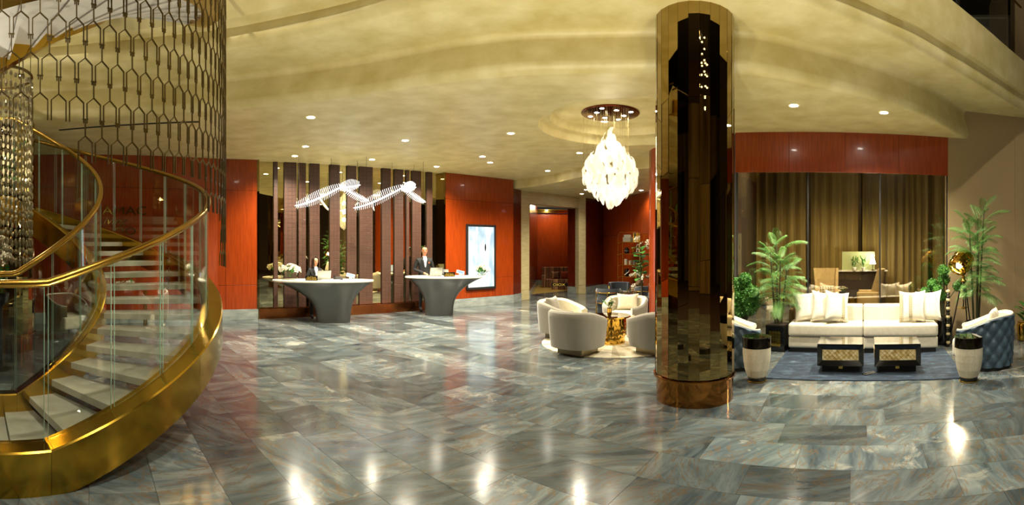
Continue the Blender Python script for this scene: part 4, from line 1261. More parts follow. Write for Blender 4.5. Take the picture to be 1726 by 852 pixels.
# ---- tripod spotlight lamp
lp = pol(az(1624), 8.62)
t = thing('tripod_lamp', 'gold studio spotlight floor lamp on black tripod legs', 'floor lamp', lp, -az(1624))
for k in range(3):
    a = -pi / 2 + .35 + 2 * pi * k / 3
    MB().cyl((.03 * cos(a), .03 * sin(a), 1.16), (.27 * cos(a), .27 * sin(a), .0), .014, .011, n=8).build('leg', MT['black'], t, smooth=50)
MB().cyl((0, 0, .70), (0, 0, 1.16), .012, n=8).build('centre_post', MT['black'], t, smooth=50)
MB().lathe([(.012, .66), (.03, .665), (.03, .70), (.012, .705)], 16).build('collar', MT['brightgold'], t)
for k in range(3):
    a = -pi / 2 + .35 + 2 * pi * k / 3
    MB().cyl((.02 * cos(a), .02 * sin(a), .68), (.13 * cos(a), .13 * sin(a), .68), .007, n=6).build('spreader', MT['brightgold'], t)
MB().lathe([(.055, 1.14), (.055, 1.16), (.03, 1.19), (.035, 1.2), (.02, 1.25), (.012, 1.27)], 20).build('hub', MT['brightgold'], t, smooth=50)
hd = Matrix.Translation((-.03, -.03, 1.50)) @ Vector((.42, .55, .62)).to_track_quat('Z', 'Y').to_matrix().to_4x4()
hm = MB().lathe([(.155, -.18), (.175, -.18), (.178, -.15), (.178, .11), (.165, .13), (.165, .145), (.10, .16), (.10, .18), (.01, .185)], 32, caps=False).build('lamp_head', MT['brightgold'], t, smooth=40); hm.matrix_local = hd
for z in (-.12, -.04, .05): MB().tube([(.181 * cos(a), .181 * sin(a), z) for a in span(0, 2 * pi, 32)[:-1]], .006, 6, closed=True).build('rib', MT['brightgold'], hm)
MB().lathe([(.005, -.10), (.12, -.13), (.155, -.17)], 28, caps=False).build('reflector', MT['brightgold'], hm, smooth=50)
MB().ball((0, 0, -.11), .05, 12, 8).build('bulb', MT['lamp_on'], hm)
yk = MB().tube([(.19 * cos(a), 0, .19 * sin(a)) for a in span(pi, 2 * pi, 16)], .009, 6).build('yoke', MT['brightgold'], t, smooth=60); yk.location = (-.03, -.03, 1.48)
hp = lp + Matrix.Rotation(-az(1624), 3, 'Z') @ Vector((hd @ Vector((0, 0, -.17))))
tg = lp + Matrix.Rotation(-az(1624), 3, 'Z') @ Vector((hd @ Vector((0, 0, -1.5))))
spot_light(hp, 40, 1.9, .5, (1, .85, .55), .05, tg)
# carved post behind the sofa end
p = pol(az(1598), 8.62)
t = thing('carved_post', 'slim carved black and ivory post behind the right sofa arm', 'post', p)
for k in range(20):
    z = k * .05
    MB().lathe([(.028, z + .002), (.037, z + .012), (.037, z + .036), (.028, z + .048)], 8).build('carved_ring', MT['stone'] if k % 3 == 1 else MT['black'], t, smooth=30)

# ================================================================ LOUNGE BEYOND THE SMOKED GLASS
MT['sheer'] = pm('gold_sheer', C('#94803f'), .6, col2=C('#6a5628'), ns=4, stretch=(8, 8, .2), sheen=.4)
n33 = Vector((sin(NR), cos(NR))); t33 = Vector((cos(NR), -sin(NR)))
def LR(dist, off): return n33 * dist + t33 * off
cur = thing('curtain', 'full-height gold curtain behind the smoked glass', 'curtain', (0, 0, 0))
for k, (a, b) in enumerate(((-1.6, .35), (.5, 1.9), (2.05, 4.1), (4.25, 6.6))):
    q0, q1 = LR(14.6, a), LR(14.6, b)
    drape('curtain_panel', q0, q1, .03, 4.55, MT['sheer'], fold=.26, amp=.07, parent=cur, seed=20 + k)
# night windows behind the gaps with city lights
ct = MB(); rr_ = random.Random(12)
for k in range(40):
    q = LR(15.75, rr_.uniform(-1.5, 6.5)); ct.ball((q.x, q.y, rr_.uniform(1.2, 4.3)), rr_.uniform(.012, .03), 6, 4)
tag(tag(ct.build('city_lights', emat('city_glow', (.6, .75, 1, 1), 6)), 'faint bluish city lights between the curtain panels', 'lights'), kind='stuff')
# wing chairs
def wing_chair(label, p, f):
    t = thing('wing_chair', label, 'armchair', (p.x, p.y, 0), f, 'ochre wing chairs behind the glass')
    MB().box2((-.30, -.34, .14), (.30, .26, .44)).build('seat', MT['beigewing'], t, bevel=.05, seg=3, smooth=60)
    R = []
    for i in range(11):
        u = i / 10
        z = .40 + .78 * u
        w = .29 + .05 * u; 
        d = .24 + .10 * u
        R.append([(-w, d - .26 * (1 - .5 * u), z), (-w - .01, d - .02, z), (-w + .05, d + .06, z), (w - .05, d + .06, z), (w + .01, d - .02, z), (w, d - .26 * (1 - .5 * u), z), (w - .07, d - .24 * (1 - .5 * u), z), (w - .09, d - .05, z), (-w + .09, d - .05, z), (-w + .07, d - .24 * (1 - .5 * u), z)])
    MB().rows(R, close_u=True, caps=True).build('backrest', MT['beigewing'], t, smooth=60)
    for s in (-1, 1): MB().box2((s * .34 - .05, -.32, .16), (s * .34 + .05, .24, .60)).build('armrest', MT['beigewing'], t, bevel=.04, seg=3, smooth=60)
    for sx in (-1, 1):
        for sy in (-1, 1): MB().cyl((sx * .26, sy * .24, .15), (sx * .29, sy * .28, 0), .022, .014, n=8).build('leg', MT['black'], t)
w1, w2_ = pol(az(1394), 13.0), pol(az(1466), 12.9)
wing_chair('ochre wing chair facing the viewer behind the smoked glass', w1, -az(1394) + .12)
wing_chair('ochre wing chair in profile behind the smoked glass', w2_, facing(w2_, w1))
q = w1 + pol(az(1394), -.08)
cushion('black and ivory patterned cushion on the facing wing chair', (q.x, q.y, .445), -az(1394) + .12, .42, .30, .12, -.25, gridmat('black_ivory_weave', C('#17140f'), C('#c8b88a'), (.07, .07), .18, .8))
p = pol(az(1427), 12.45)
t = thing('gold_drum_table', 'round gold drum table between the wing chairs', 'table', p)
MB().lathe([(.29, 0), (.30, .01), (.30, .5), (.29, .52), (.01, .52)], 16).build('drum', MT['brightgold'], t)
MB().lathe([(.31, .52), (.315, .525), (.315, .535), (.01, .54)], 32).build('table_top', MT['black'], t, smooth=30)
t = thing('flower_bowl', 'dark bowl of pale flowers on the gold drum table', 'flower bowl', (p.x - .12, p.y, .54))
MB().lathe([(.04, 0), (.08, .02), (.11, .08), (.1, .09), (.07, .03)], 16).build('bowl', MT['black'], t, smooth=50)
bouquet(t, (0, 0, .09), .1, 8, 5, 5, h=.08)
# back bar with greenery and a lamp
p = pol(az(1455), 14.1)
t = thing('bar_counter', 'pale lit bar counter behind the wing chairs', 'counter', p, -NR)
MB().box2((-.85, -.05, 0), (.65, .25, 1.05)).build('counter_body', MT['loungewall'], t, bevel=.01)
MB().box2((-.9, -.1, 1.05), (.7, .3, 1.09)).build('counter_top', MT['worktop'], t, bevel=.008)
MB().box2((-.6, .1, 1.09), (.35, .14, 1.62)).build('back_panel', pm('pale_green_panel', C('#8d9464'), .5, emit=C('#8d9464'), es=.35), t)
for k in range(2):
    tt = thing('bar_plant', ('left', 'right')[k] + ' leafy plant on the bar counter behind the glass', 'plant', pol(az(1440 + k * 15), 13.95, 1.09))
    MB().lathe([(.04, 0), (.06, .08), (.05, .09), (.01, .08)], 12).build('pot', MT['white'], tt)
    bouquet(tt, (0, 0, .1), .16, 0, 26, 30 + k, h=.35)
tt = thing('table_lamp', 'small bright white lamp on the bar beside the profile wing chair', 'lamp', pol(az(1471), 13.95, 1.09))
MB().lathe([(.05, 0), (.05, .02), (.01, .03), (.01, .2)], 12).build('lamp_base', MT['brightgold'], tt)
MB().lathe([(.09, .18), (.05, .34)], 16, caps=False).build('lamp_shade', emat('cool_shade', (.85, .93, 1, 1), 5), tt, smooth=40)
point_light(pol(az(1471), 13.8, 1.5), 15, (.9, .95, 1), .06)
for k, (x, d) in enumerate(((1340, 11.6), (1425, 11.4), (1510, 11.6))):  # unseen lamps added to light the lounge chairs and curtain
    downlight(AX(x, d, 4.598), ('left', 'middle', 'right')[k] + ' unseen downlight added in the lounge ceiling behind the smoked glass', 240)

# ================================================================ UPPER BALCONY
bal = thing('balcony_railing', 'frameless glass balcony railing above the stepped ceiling', 'railing', (0, 0, 0))
idx = [i for i in range(len(TH)) if -.56 < TH[i] < 1.04]
for s in range(0, len(idx) - 12, 12):
    seg = idx[s:s + 13]
    MB().rows([[pol(TH[i] , dB[i] + .0, ZT), pol(TH[i], dB[i] + .012, ZT), pol(TH[i], dB[i] + .012, ZT + 1.05), pol(TH[i], dB[i], ZT + 1.05)] for i in seg], close_u=True, caps=True).build('glass_panel', MT['glass'], bal, smooth=40)
    MB().cyl(pol(TH[seg[0]], dB[seg[0]] + .006, ZT), pol(TH[seg[0]], dB[seg[0]] + .006, ZT + 1.05), .012, n=6).build('clamp_post', MT['blackmatte'], bal)
MB().tube([pol(TH[i], dB[i] + .006, ZT + 1.06) for i in idx], .02, 8).build('handrail', MT['railgold'], bal, smooth=60)
p = AX(1668, 11.5, 0)
o = MB().box2((-.55, -.02, ZT + .02), (.55, .02, ZT + 1.9)).build('framed_panel', pm('grey_panel', C('#8d8a82'), .4), loc=(p.x, p.y, 0), rz=-az(1668)); tag(o, 'pale grey framed panel on the upper gallery behind the glass railing', 'panel')
for z in (.1, 1.8): MB().box2((-.45, -.03, ZT + z), (.45, -.02, ZT + z + .04)).build('frame_bar', MT['white'], o)
for x in (-.45, .41): MB().box2((x, -.03, ZT + .1), (x + .04, -.02, ZT + 1.84)).build('frame_bar', MT['white'], o)

# ================================================================ PEOPLE
MT['suit'] = pm('black_suit', C('#0b0c0f'), .8, col2=C('#101114'), ns=60)
MT['skin'] = pm('warm_skin', C('#b07a58'), .5)
MT['skin2'] = pm('warm_skin_2', C('#b5835f'), .5)
MT['shirt'] = pm('white_shirt', C('#dcdcdc'), .7)
MT['hair'] = pm('dark_hair', C('#17100c'), .45)
MT['hair2'] = pm('brown_black_hair', C('#241610'), .4)
MT['lips'] = pm('lips', C('#8a4a40'), .5)
def person(label, loc, rz, H, hands, skin, style, nod=0.0, fem=False):
    k = H / 1.75
    t = thing('person', label, 'person', loc, rz)
    vs, rad, ed = [], [], []
    def v(p, r, par=None):
        vs.append(Vector(p) * k); rad.append((r[0] * k, r[1] * k) if isinstance(r, tuple) else (r * k, r * k))
        if par is not None: ed.append((par, len(vs) - 1))
        return len(vs) - 1
    sh = .155 if fem else .178
    pel = v((0, 0, .93), (.15, .115))
    s1 = v((0, 0, 1.08), (.135 if fem else .15, .105), pel)
    s2 = v((0, .005, 1.24), (.155 if fem else .175, .115), s1)
    s3 = v((0, .005, 1.37), (.14 if fem else .16, .10), s2)
    nb = v((0, 0, 1.455), (.062, .058), s3)
    nk = v((0, -.012, 1.515), (.052, .054), nb)
    hx = -nod
    jw = v((0, -.030 + hx * .4, 1.575), (.066, .078), nk)
    hm = v((0, -.016 + hx * .7, 1.635), (.085, .100), jw)
    cr = v((0, -.004 + hx, 1.69), (.082, .098), hm)
    v((0, .0 + hx, 1.735), (.034, .042), cr)
    hnd = []
    for s, tgt in zip((-1, 1), hands):
        sc_ = v((s * sh, .01, 1.385), .066, s3)
        tg_ = Vector(tgt) / k
        mid = Vector((s * (sh + .085), .035, 1.13))
        el = v(mid, .048, sc_)
        d = (tg_ - mid)
        fa = v(mid + d * .5, .04, el)
        wr_ = v(mid + d * .86, .027, fa)
        dn = d.normalized(); wristp = mid + d * .86
        side = Vector((0, 0, 1)).cross(dn).normalized() * 1
        pa = v(wristp + dn * .055, (.030, .016), wr_)
        hnd.append((wristp * k, dn))
        up = side.cross(dn).normalized()
        if up.z < 0: up = -up
        for q, ln in ((-.026, .062), (-.009, .074), (.009, .07), (.026, .055)):
            b = wristp + dn * .085 + side * q
            f1 = v(b, .009, pa); f2 = v(b + dn * ln * .5 + up * .004, .0085, f1); v(b + dn * ln * .9 - up * .02, .0075, f2)
        th = v(wristp + dn * .05 + side * (-s) * .036 - up * .004, .010, pa); v(wristp + dn * .085 + side * (-s) * .052 - up * .012, .0085, th)
    for s in (-1, 1):
        hp_ = v((s * .088, 0, .88), .09, pel)
        kn = v((s * .098, -.012, .49), .062, hp_)
        an = v((s * .10, .025, .10), .045, kn)
        v((s * .105, -.05, .05), .044, an); v((s * .112, -.15, .036), .035, len(vs) - 1)
    me = bpy.data.meshes.new('body')
    me.from_pydata(vs, ed, [])
    o = bpy.data.objects.new('body', me); COL.objects.link(o)
    md = o.modifiers.new('skin', 'SKIN'); md.use_smooth_shade = True
    for i, r in enumerate(rad): me.skin_vertices[0].data[i].radius = r
    for i in range(len(vs)): me.skin_vertices[0].data[i].use_root = (i == 0)
    sb_ = o.modifiers.new('sub', 'SUBSURF'); sb_.levels = 2; sb_.render_levels = 2
    dg = bpy.context.evaluated_depsgraph_get()
    nm = bpy.data.meshes.new_from_object(o.evaluated_get(dg))
    bpy.data.objects.remove(o)
    nm.name = 'body'; nm.materials.clear()
    body = obj('body', nm, [MT['suit'], skin, MT['black']], t)
    for p in nm.polygons:
        c = p.center
        mi = 0
        if c.z > 1.475 * k: mi = 1
        elif c.z < .075 * k: mi = 2
        for wp, dn in hnd:
            if (c - wp).dot(dn) > .0 and (c - wp).length < .25: mi = 1
        p.material_index = mi
    def ch(name, m, mat, smooth=60): return m.build(name, mat, t, smooth=smooth)
    def P(x, y, z): return (x * k, (y + hx) * k, z * k)
    for s in (-1, 1):
        ch('eye', MB().ball(P(s * .029, -.092, 1.642), .0085 * k, 8, 6), MT['hair'])
        ch('eyebrow', MB().box(P(s * .029, -.099, 1.660), (.03 * k, .008 * k, .005 * k)), MT['hair'])
        ch('ear', MB().ball(P(s * .076, .0, 1.632), .02 * k, 8, 6, (.45, .8, 1.5)), skin)
    ch('nose', MB().rows([[P(-.006, -.097, 1.652), P(.006, -.097, 1.652)], [P(-.011, -.116, 1.615), P(.011, -.116, 1.615)], [P(-.015, -.095, 1.602), P(.015, -.095, 1.602)]]), skin)
    ch('mouth', MB().ball(P(0, -.096, 1.580), .014 * k, 8, 5, (1.5, .5, .35)), MT['lips'])
    # shirt, lapels
    ch('shirt', MB().add([(-.050 * k, -.062 * k, 1.485 * k), (.050 * k, -.062 * k, 1.485 * k), (.052 * k, -.112 * k, 1.40 * k), (.012 * k, -.134 * k, 1.20 * k), (-.012 * k, -.134 * k, 1.20 * k), (-.052 * k, -.112 * k, 1.40 * k), (-.05 * k, -.02 * k, 1.49 * k), (.05 * k, -.02 * k, 1.49 * k), (.04 * k, -.05 * k, 1.30 * k), (-.04 * k, -.05 * k, 1.30 * k)],
        [(0, 1, 2, 5), (5, 2, 3, 4), (0, 6, 7, 1), (1, 7, 8, 2), (2, 8, 3), (0, 5, 9, 6), (5, 4, 9)]), MT['shirt'], None)
    for s in (-1, 1):
        ch('lapel', MB().add([(s * .048 * k, -.066 * k, 1.485 * k), (s * .095 * k, -.085 * k, 1.43 * k), (s * .085 * k, -.118 * k, 1.37 * k), (s * .01 * k, -.142 * k, 1.19 * k), (s * .040 * k, -.122 * k, 1.38 * k), (s * .07 * k, -.05 * k, 1.40 * k)], [(0, 1, 2, 4), (4, 2, 3), (0, 1, 5)]), MT['suit'], None)
    if style == 'short':
        R = []
        for i in range(7):
            u = i / 6
            el_ = radians(8 + 82 * u)
            row = []
            for j in range(21):
                fr_ = 25 + 40 * max(0, u - .35)
                a = radians(-fr_ + (180 + 2 * fr_) * j / 20)
                rr = .096 if i else .088
                row.append(P(.086 * cos(el_) * cos(a), .004 + .104 * cos(el_) * sin(a), 1.650 + .100 * sin(el_)))
            R.append(row)
        ch('hair', MB().rows(R), MT['hair'])
        ch('pocket_square', MB().add([(.085 * k, -.124 * k, 1.30 * k), (.125 * k, -.118 * k, 1.30 * k), (.12 * k, -.12 * k, 1.335 * k), (.105 * k, -.126 * k, 1.325 * k), (.09 * k, -.126 * k, 1.34 * k), (.1 * k, -.1 * k, 1.3 * k)], [(0, 1, 2, 3), (0, 3, 4), (0, 1, 5)]), pm('orange_silk', C('#c5551d'), .5), None)
    else:
        R = []
        for i in range(11):
            u = i / 10
            z = 1.765 - .30 * u
            row = []
            for j in range(25):
                a = radians(-52 + 284 * j / 24)
                f = sqrt(max(.02, 1 - ((1.765 - z - .125) / .13) ** 2)) if u < .42 else 1.0
                w = .108 * f + (.02 * (u - .42) if u > .42 else 0)
                row.append(P(w * cos(a), .010 + (.122 * f) * sin(a) * (1 if u < .5 else .95), z))
            R.append(row)
        ch('hair', MB().rows(R), MT['hair2'])
    return t
pm_ = pol(az(715), 13.3)
person('man in black suit and open white shirt standing at the far desk laptop', pm_, -az(715) + .25, 1.77, ((-.06, -.42, 1.05), (.16, -.42, 1.05)), MT['skin'], 'short', .02)
pw_ = pol(az(531), 12.02)
person('woman in black blazer looking down at the near desk laptop', pw_, -az(531) + .35, 1.50, ((-.10, -.36, 1.03), (.14, -.36, 1.03)), MT['skin2'], 'bob', .035, True)

# ================================================================ THINGS ON THE DESKS
MT['silver'] = pm('laptop_silver', C('#8f8f8c'), .3, .8)
MT['screenblue'] = emat('blue_screen', C('#3f6fd0'), .9)
def text(name, s, size, mat, parent, loc, rot, ext=.001, sx=1.0, shear=0, align='CENTER'):
    c = bpy.data.curves.new(name, 'FONT'); c.body = s; c.size = size; c.extrude = ext; c.align_x = align; c.shear = shear
    o = bpy.data.objects.new(name, c); COL.objects.link(o)
    dg = bpy.context.evaluated_depsgraph_get()
    me = bpy.data.meshes.new_from_object(o.evaluated_get(dg))
    bpy.data.objects.remove(o); me.materials.clear()
    return obj(name, me, mat, parent, loc, rot=rot, scale=(sx, 1, 1))
def laptop(label, p, rz, tilt=radians(18)):
    t = thing('laptop', label, 'laptop', p, rz)
    MB().box2((-.165, -.11, .0), (.165, .11, .016)).build('keyboard_deck', MT['silver'], t, bevel=.004)
    l = MB().box2((-.165, -.005, 0), (.165, .004, .22)).build('lid', MT['silver'], t, bevel=.003); l.location = (0, -.108, .014); l.rotation_euler = (tilt, 0, 0)
    s = MB().box2((-.15, .0041, .012), (.15, .0048, .208)).build('screen', emat('pale_screen', (.75, .85, 1, 1), .5), l)
    MB().lathe([(.001, 0), (.014, 0)], 12, caps=False).build('lid_badge', MT['white'], l).matrix_local = Matrix.Translation((0, -.0056, .11)) @ Matrix.Rotation(pi / 2, 4, 'X')
def sign(label, p, rz):
    t = thing('desk_sign', label, 'sign', p, rz)
    MB().box2((-.14, -.012, 0), (.14, .012, .115)).build('plaque', MT['black'], t, bevel=.003)
    text('lettering', 'CONCIERGE', .045, MT['goldtext'], t, (0, -.0135, .022), (pi / 2, 0, 0), sx=.95)
    text('lettering', '\uFE80\uFEFC\uFEB0\uFEE8\uFEDF\u0627 \uFE94\uFEE3\uFEAA\uFEA7', .046, MT['goldtext'], t, (0, -.0135, .066), (pi / 2, 0, 0))
MT['goldtext'] = pm('gold_lettering', C('#d8b24a'), .3, .6, emit=C('#d8b24a'), es=.25)
def tablet(label, p, rz):
    t = thing('tablet_stand', label, 'tablet stand', p, rz)
    MB().lathe([(.045, 0), (.045, .012), (.035, .05), (.03, .07), (.02, .075)], 18).build('stand', MT['white'], t, smooth=40)
    b = MB().box2((-.10, -.075, -.006), (.10, .075, .006)).build('tablet', MT['white'], t, bevel=.004); b.location = (0, 0, .105); b.rotation_euler = (radians(28), radians(14), 0)
    MB().box2((-.09, -.065, .0062), (.09, .065, .0072)).build('screen', MT['screenblue'], b)
r1, r2 = radians(20), radians(9)
z1, z2 = .981, 1.001
laptop('silver laptop open before the woman on the near desk', AX(544, 11.55, z1), r1 + .25)
laptop('silver laptop open under the hands of the man on the far desk', AX(732, 12.72, z2), r2 + .35)
sign('black concierge name plaque with gold lettering on the near desk', AX(525, 11.25, z1), r1)
sign('black concierge name plaque with gold lettering on the far desk', AX(757.5, 12.42, z2), r2)
tablet('white stand with blue tablet at the right of the near desk', AX(591, 11.5, z1), r1)
tablet('white stand with blue tablet at the right of the far desk', AX(776, 12.6, z2), r2)
p = AX(570, 11.6, z1)
t = thing('desk_phone', 'black desk telephone beside the laptop on the near desk', 'telephone', p, r1 + .2)
MB().add([(-.1, -.09, 0), (.1, -.09, 0), (.1, .09, 0), (-.1, .09, 0), (-.1, -.09, .02), (.1, -.09, .02), (.1, .09, .07), (-.1, .09, .07)], [(0, 3, 2, 1), (4, 5, 6, 7), (0, 1, 5, 4), (1, 2, 6, 5), (2, 3, 7, 6), (3, 0, 4, 7)]).build('phone_body', MT['blackmatte'], t, bevel=.006)
hs = MB().tube([(-.075, -.08, .05), (-.075, -.05, .068), (-.075, .05, .085), (-.075, .085, .085)], [.02, .013, .013, .02], 8).build('handset', MT['black'], t, smooth=60)
MB().box2((-.03, .03, .058), (.08, .075, .066)).build('display', MT['silver'], t)
p = AX(557, 11.35, z1)
t = thing('paper_stack', 'low stack of white papers in front of the near laptop', 'papers', p, r1)
for k in range(4): MB().box2((-.21 + .004 * k, -.11, .003 * k), (.21 + .004 * k, .10, .003 * k + .0026)).build('sheet', MT['white'], t)
p = AX(750, 12.75, z2)
t = thing('card_terminal', 'small grey monitor turned away beside the far plaque', 'monitor', p, r2 - .4)
MB().box2((-.05, -.05, 0), (.05, .05, .012)).build('foot', MT['silver'], t, bevel=.003)
MB().cyl((0, 0, .01), (0, .01, .08), .012, n=8).build('neck', MT['silver'], t)
b = MB().box2((-.11, -.008, 0), (.11, .008, .13)).build('screen_back', MT['silver'], t, bevel=.006); b.location = (0, .0, .05); b.rotation_euler = (.3, 0, 0)
p = AX(487, 11.6, z1)
t = thing('lily_trough', 'clear glass trough of white lilies at the left end of the near desk', 'flowers', p, r1)
MB().lathe([(.16, 0), (.17, .005), (.17, .15), (.16, .15), (.16, .01)], 4, a0=pi / 4, a1=2 * pi + pi / 4, sx=1.45, sy=.8).build('glass_trough', MT['glass'], t)
bouquet(t, (0, 0, .12), .25, 42, 34, 3, sx=1.1, bs=1.25, h=.2)
p = AX(812, 12.85, z2)
t = thing('flower_bowl', 'round bowl of white roses and dark leaves at the right tip of the far desk', 'flowers', p, r2)
MB().lathe([(.05, 0), (.09, .01), (.12, .05), (.11, .06), (.08, .02)], 20).build('bowl', MT['glass'], t, smooth=50)
bouquet(t, (0, 0, .06), .19, 22, 44, 8, sx=1.0, bs=1.35, h=.17)

# ================================================================ LIT POSTER, LETTERS, AIR SLOT
lb = thing('light_box', 'tall black-framed lit poster in pale blue and white on the timber wall', 'light box', wb.location, -NB)
def poster():
    m, t, b, out = newmat('lit_poster')
    n = N(t, 'ShaderNodeTexNoise'); n.inputs['Scale'].default_value = 1.6; n.inputs['Detail'].default_value = 6; n.inputs['Distortion'].default_value = .6
    t.links.new(coords(t, (2.6, 1, .9)), n.inputs['Vector'])
    col = ramp(t, n.outputs[0], [(.36, C('#9fc6da')), (.46, C('#cfe4ec')), (.55, C('#fbfdfb'))])
    t.links.new(col, b.inputs['Emission Color']); b.inputs['Emission Strength'].default_value = .40
    b.inputs['Base Color'].default_value = (.1, .1, .1, 1); b.inputs['Roughness'].default_value = .3
    return m
x0, x1, zA, zB = sb(785), sb(834), .50, 2.42
MB().box2((x0 + .05, -.035, zA + .06), (x1 - .05, -.025, zB - .06)).build('poster', poster(), lb)
for a, b in (((x0, -.06, zA), (x0 + .055, -.001, zB)), ((x1 - .055, -.06, zA), (x1, -.001, zB)), ((x0, -.06, zA), (x1, -.001, zA + .065)), ((x0, -.06, zB - .065), (x1, -.001, zB))):
    MB().box2(a, b).build('frame_bar', MT['blackmatte'], lb, bevel=.004)
MB().ball((sb(817), -.037, 1.74), .05, 14, 10, (.55, .05, 2.2)).build('printed_oval', MT['black'], lb, smooth=60)
al = radians(-51.8)
def onleft(x, off=.06): return pol(az(x), (11.17 - off) / cos(az(x) - al))
for s, xx, yy, sz, shr in (('DAMAC', 200, 362, .27, 0), ('Living', 187, 378, .22, .4), ('OO', 210, 396, .24, 0)):
    p = onleft(xx); d = p.xy.length
    o = text('wall_lettering', s, sz, MT['brightgold'], None, (p.x, p.y, ZY(yy, d)), (pi / 2, 0, -al), ext=.012, sx=1.35, shear=shr)
    tag(o, {'DAMAC': 'gold capital letters on the red wall behind the stair', 'Living': 'gold script lettering under the capitals on the red wall', 'OO': 'lowest pair of gold letters on the red wall'}[s], 'lettering')
a, b = on_ceiling(100, 219), on_ceiling(335, 205)
m = MB(); m.box(((a + b) / 2 + Vector((0, 0, -.006))), ((b - a).length, .05, .012), rz=atan2((b - a).y, (b - a).x))
o = m.build('air_slot', MT['blackmatte']); tag(o, 'long dark linear air slot in the ceiling above the staircase', 'air vent')

# ================================================================ FAR CORNER FURNITURE
MT['thingold'] = pm('thin_gold', C('#d3a94a'), .2, 1.)
sp_ = AX(1064, 16.9)
t = thing('etagere', 'gold open shelf unit with four levels against the timber wall', 'shelf', sp_, -az(1064) - .55)
for x in (-.44, .44):
    for y in (-.15, .15):
        MB().box2((x - .011, y - .011, 0), (x + .011, y + .011, 2.18)).build('post', MT['thingold'], t)
SHZ = [.74, 1.14, 1.53, 1.93]
for z in SHZ:
    MB().box2((-.40, -.16, z - .016), (.40, .16, z)).build('shelf', MT['thingold'], t, bevel=.003)
    for s in (-1, 1): MB().box2((s * .44 - .02, -.16, z - .05), (s * .38 + .02, .16, z - .034)).build('bracket', MT['thingold'], t)
MB().box2((-.38, -.16, 2.25), (.38, -.138, 2.272)).build('top_bar', MT['thingold'], t)
for s in (-1, 1):
    MB().box2((s * .38 - .011, -.16, 2.17), (s * .38 + .011, -.138, 2.27)).build('top_step', MT['thingold'], t)
    MB().box2((min(s * .38, s * .44), -.16, 2.16), (max(s * .38, s * .44), -.138, 2.18)).build('top_step', MT['thingold'], t)
Rt = Matrix.Rotation(-az(1064) - .55, 3, 'Z')
def onshelf(x, lv): v = sp_ + Rt @ Vector((x, -.02, 0)); return (v.x, v.y, SHZ[lv] + .001)
rzs = -az(1064) - .55
o = MB().box2((-.15, -.1, 0), (.15, .1, .16)).build('storage_box', pm('grey_box', C('#7e7a6c'), .5), loc=onshelf(-.12, 3), rz=rzs, bevel=.01); tag(o, 'grey storage box on the top shelf of the gold unit', 'box')
o = MB().box2((-.10, -.08, 0), (.10, .08, .09)).build('storage_box', pm('pale_box', C('#a9a491'), .5), loc=Vector(onshelf(-.14, 3)) + Vector((0, 0, .161)), rz=rzs, bevel=.01); tag(o, 'smaller pale box stacked on the grey box of the top shelf', 'box')
for k, (x, c, lbk) in enumerate(((.17, '#d0a62c', 'slim yellow book at the left of the top shelf books'), (.22, '#1a1815', 'black book between the yellow books on the top shelf'), (.27, '#c79a24', 'wide yellow book standing upright near the end of the top shelf'))):
    bk = thing('book', lbk, 'book', onshelf(x, 3), rzs, 'books on the top shelf of the gold unit')
    MB().box2((-.021, -.1, 0), (.021, .1, .30)).build('cover', pm('cover_%d' % k, C(c), .5), bk, bevel=.003)
    MB().box2((-.016, -.09, .297), (.016, .098, .302)).build('pages', MT['white'], bk)
def pot(label, name, cat, x, lv, prof, mat, extra=None):
    t_ = thing(name, label, cat, onshelf(x, lv), rzs)
    MB().lathe(prof, 16).build('body', mat, t_, smooth=45)
    if extra: extra(t_)
pot('squat black ribbed jar on the second shelf', 'jar', 'jar', -.17, 2, [(.06, 0), (.09, .02), (.09, .15), (.05, .19), (.05, .21), (.01, .21)], MT['black'], lambda q: MB().tube([(.091 * cos(a), .091 * sin(a), .09) for a in span(0, 2 * pi, 16)[:-1]], .006, 5, closed=True).build('rib', MT['silver'], q))
pot('small gold figurine on the second shelf', 'figurine', 'figurine', .08, 2, [(.03, 0), (.035, .02), (.012, .05), (.03, .1), (.02, .15), (.024, .18), (.004, .21)], MT['brightgold'], lambda q: MB().cyl((-.05, 0, .13), (.05, 0, .13), .008, n=6).build('arms', MT['brightgold'], q))
t_ = thing('chain_ornament', 'white chain link ornament standing on the second shelf', 'ornament', onshelf(.28, 2), rzs)
for k in range(2): MB().tube([(.05 * cos(a), 0, .1 + .13 * k + .085 * sin(a)) for a in span(0, 2 * pi, 20)[:-1]], .018, 6, closed=True).build('link_ring', MT['white'], t_, smooth=60)
MB().box2((-.06, -.03, 0), (.06, .03, .02)).build('foot', MT['white'], t_)
for x, c, hh, lbk in ((-.2, '#c9c5b6', .2, 'tallest pale candle jar on the third shelf'), (-.02, '#a9a38f', .15, 'middle beige candle jar on the third shelf'), (.14, '#6a6a6a', .13, 'dark grey candle jar on the third shelf'), (.28, '#3a3630', .13, 'near black candle jar at the right of the third shelf')):
    pot(lbk, 'candle_jar', 'jar', x, 1, [(.055, 0), (.06, .01), (.06, hh), (.05, hh), (.05, hh - .03), (.004, hh - .03)], pm('jar_' + c[1:], C(c), .3), lambda q: MB().cyl((0, 0, .08), (0, 0, .12), .003, n=5).build('wick', MT['black'], q))
pot('black vase with white swirl on the lowest shelf', 'vase', 'vase', -.17, 0, [(.05, 0), (.085, .03), (.09, .18), (.06, .25), (.07, .27), (.05, .27)], MT['black'], lambda q: MB().tube([(.088 * cos(-1.9 + u), .088 * sin(-1.9 + u), .05 + .07 * u) for u in span(0, 2.2, 12)], .014, 6).build('swirl', MT['white'], q))
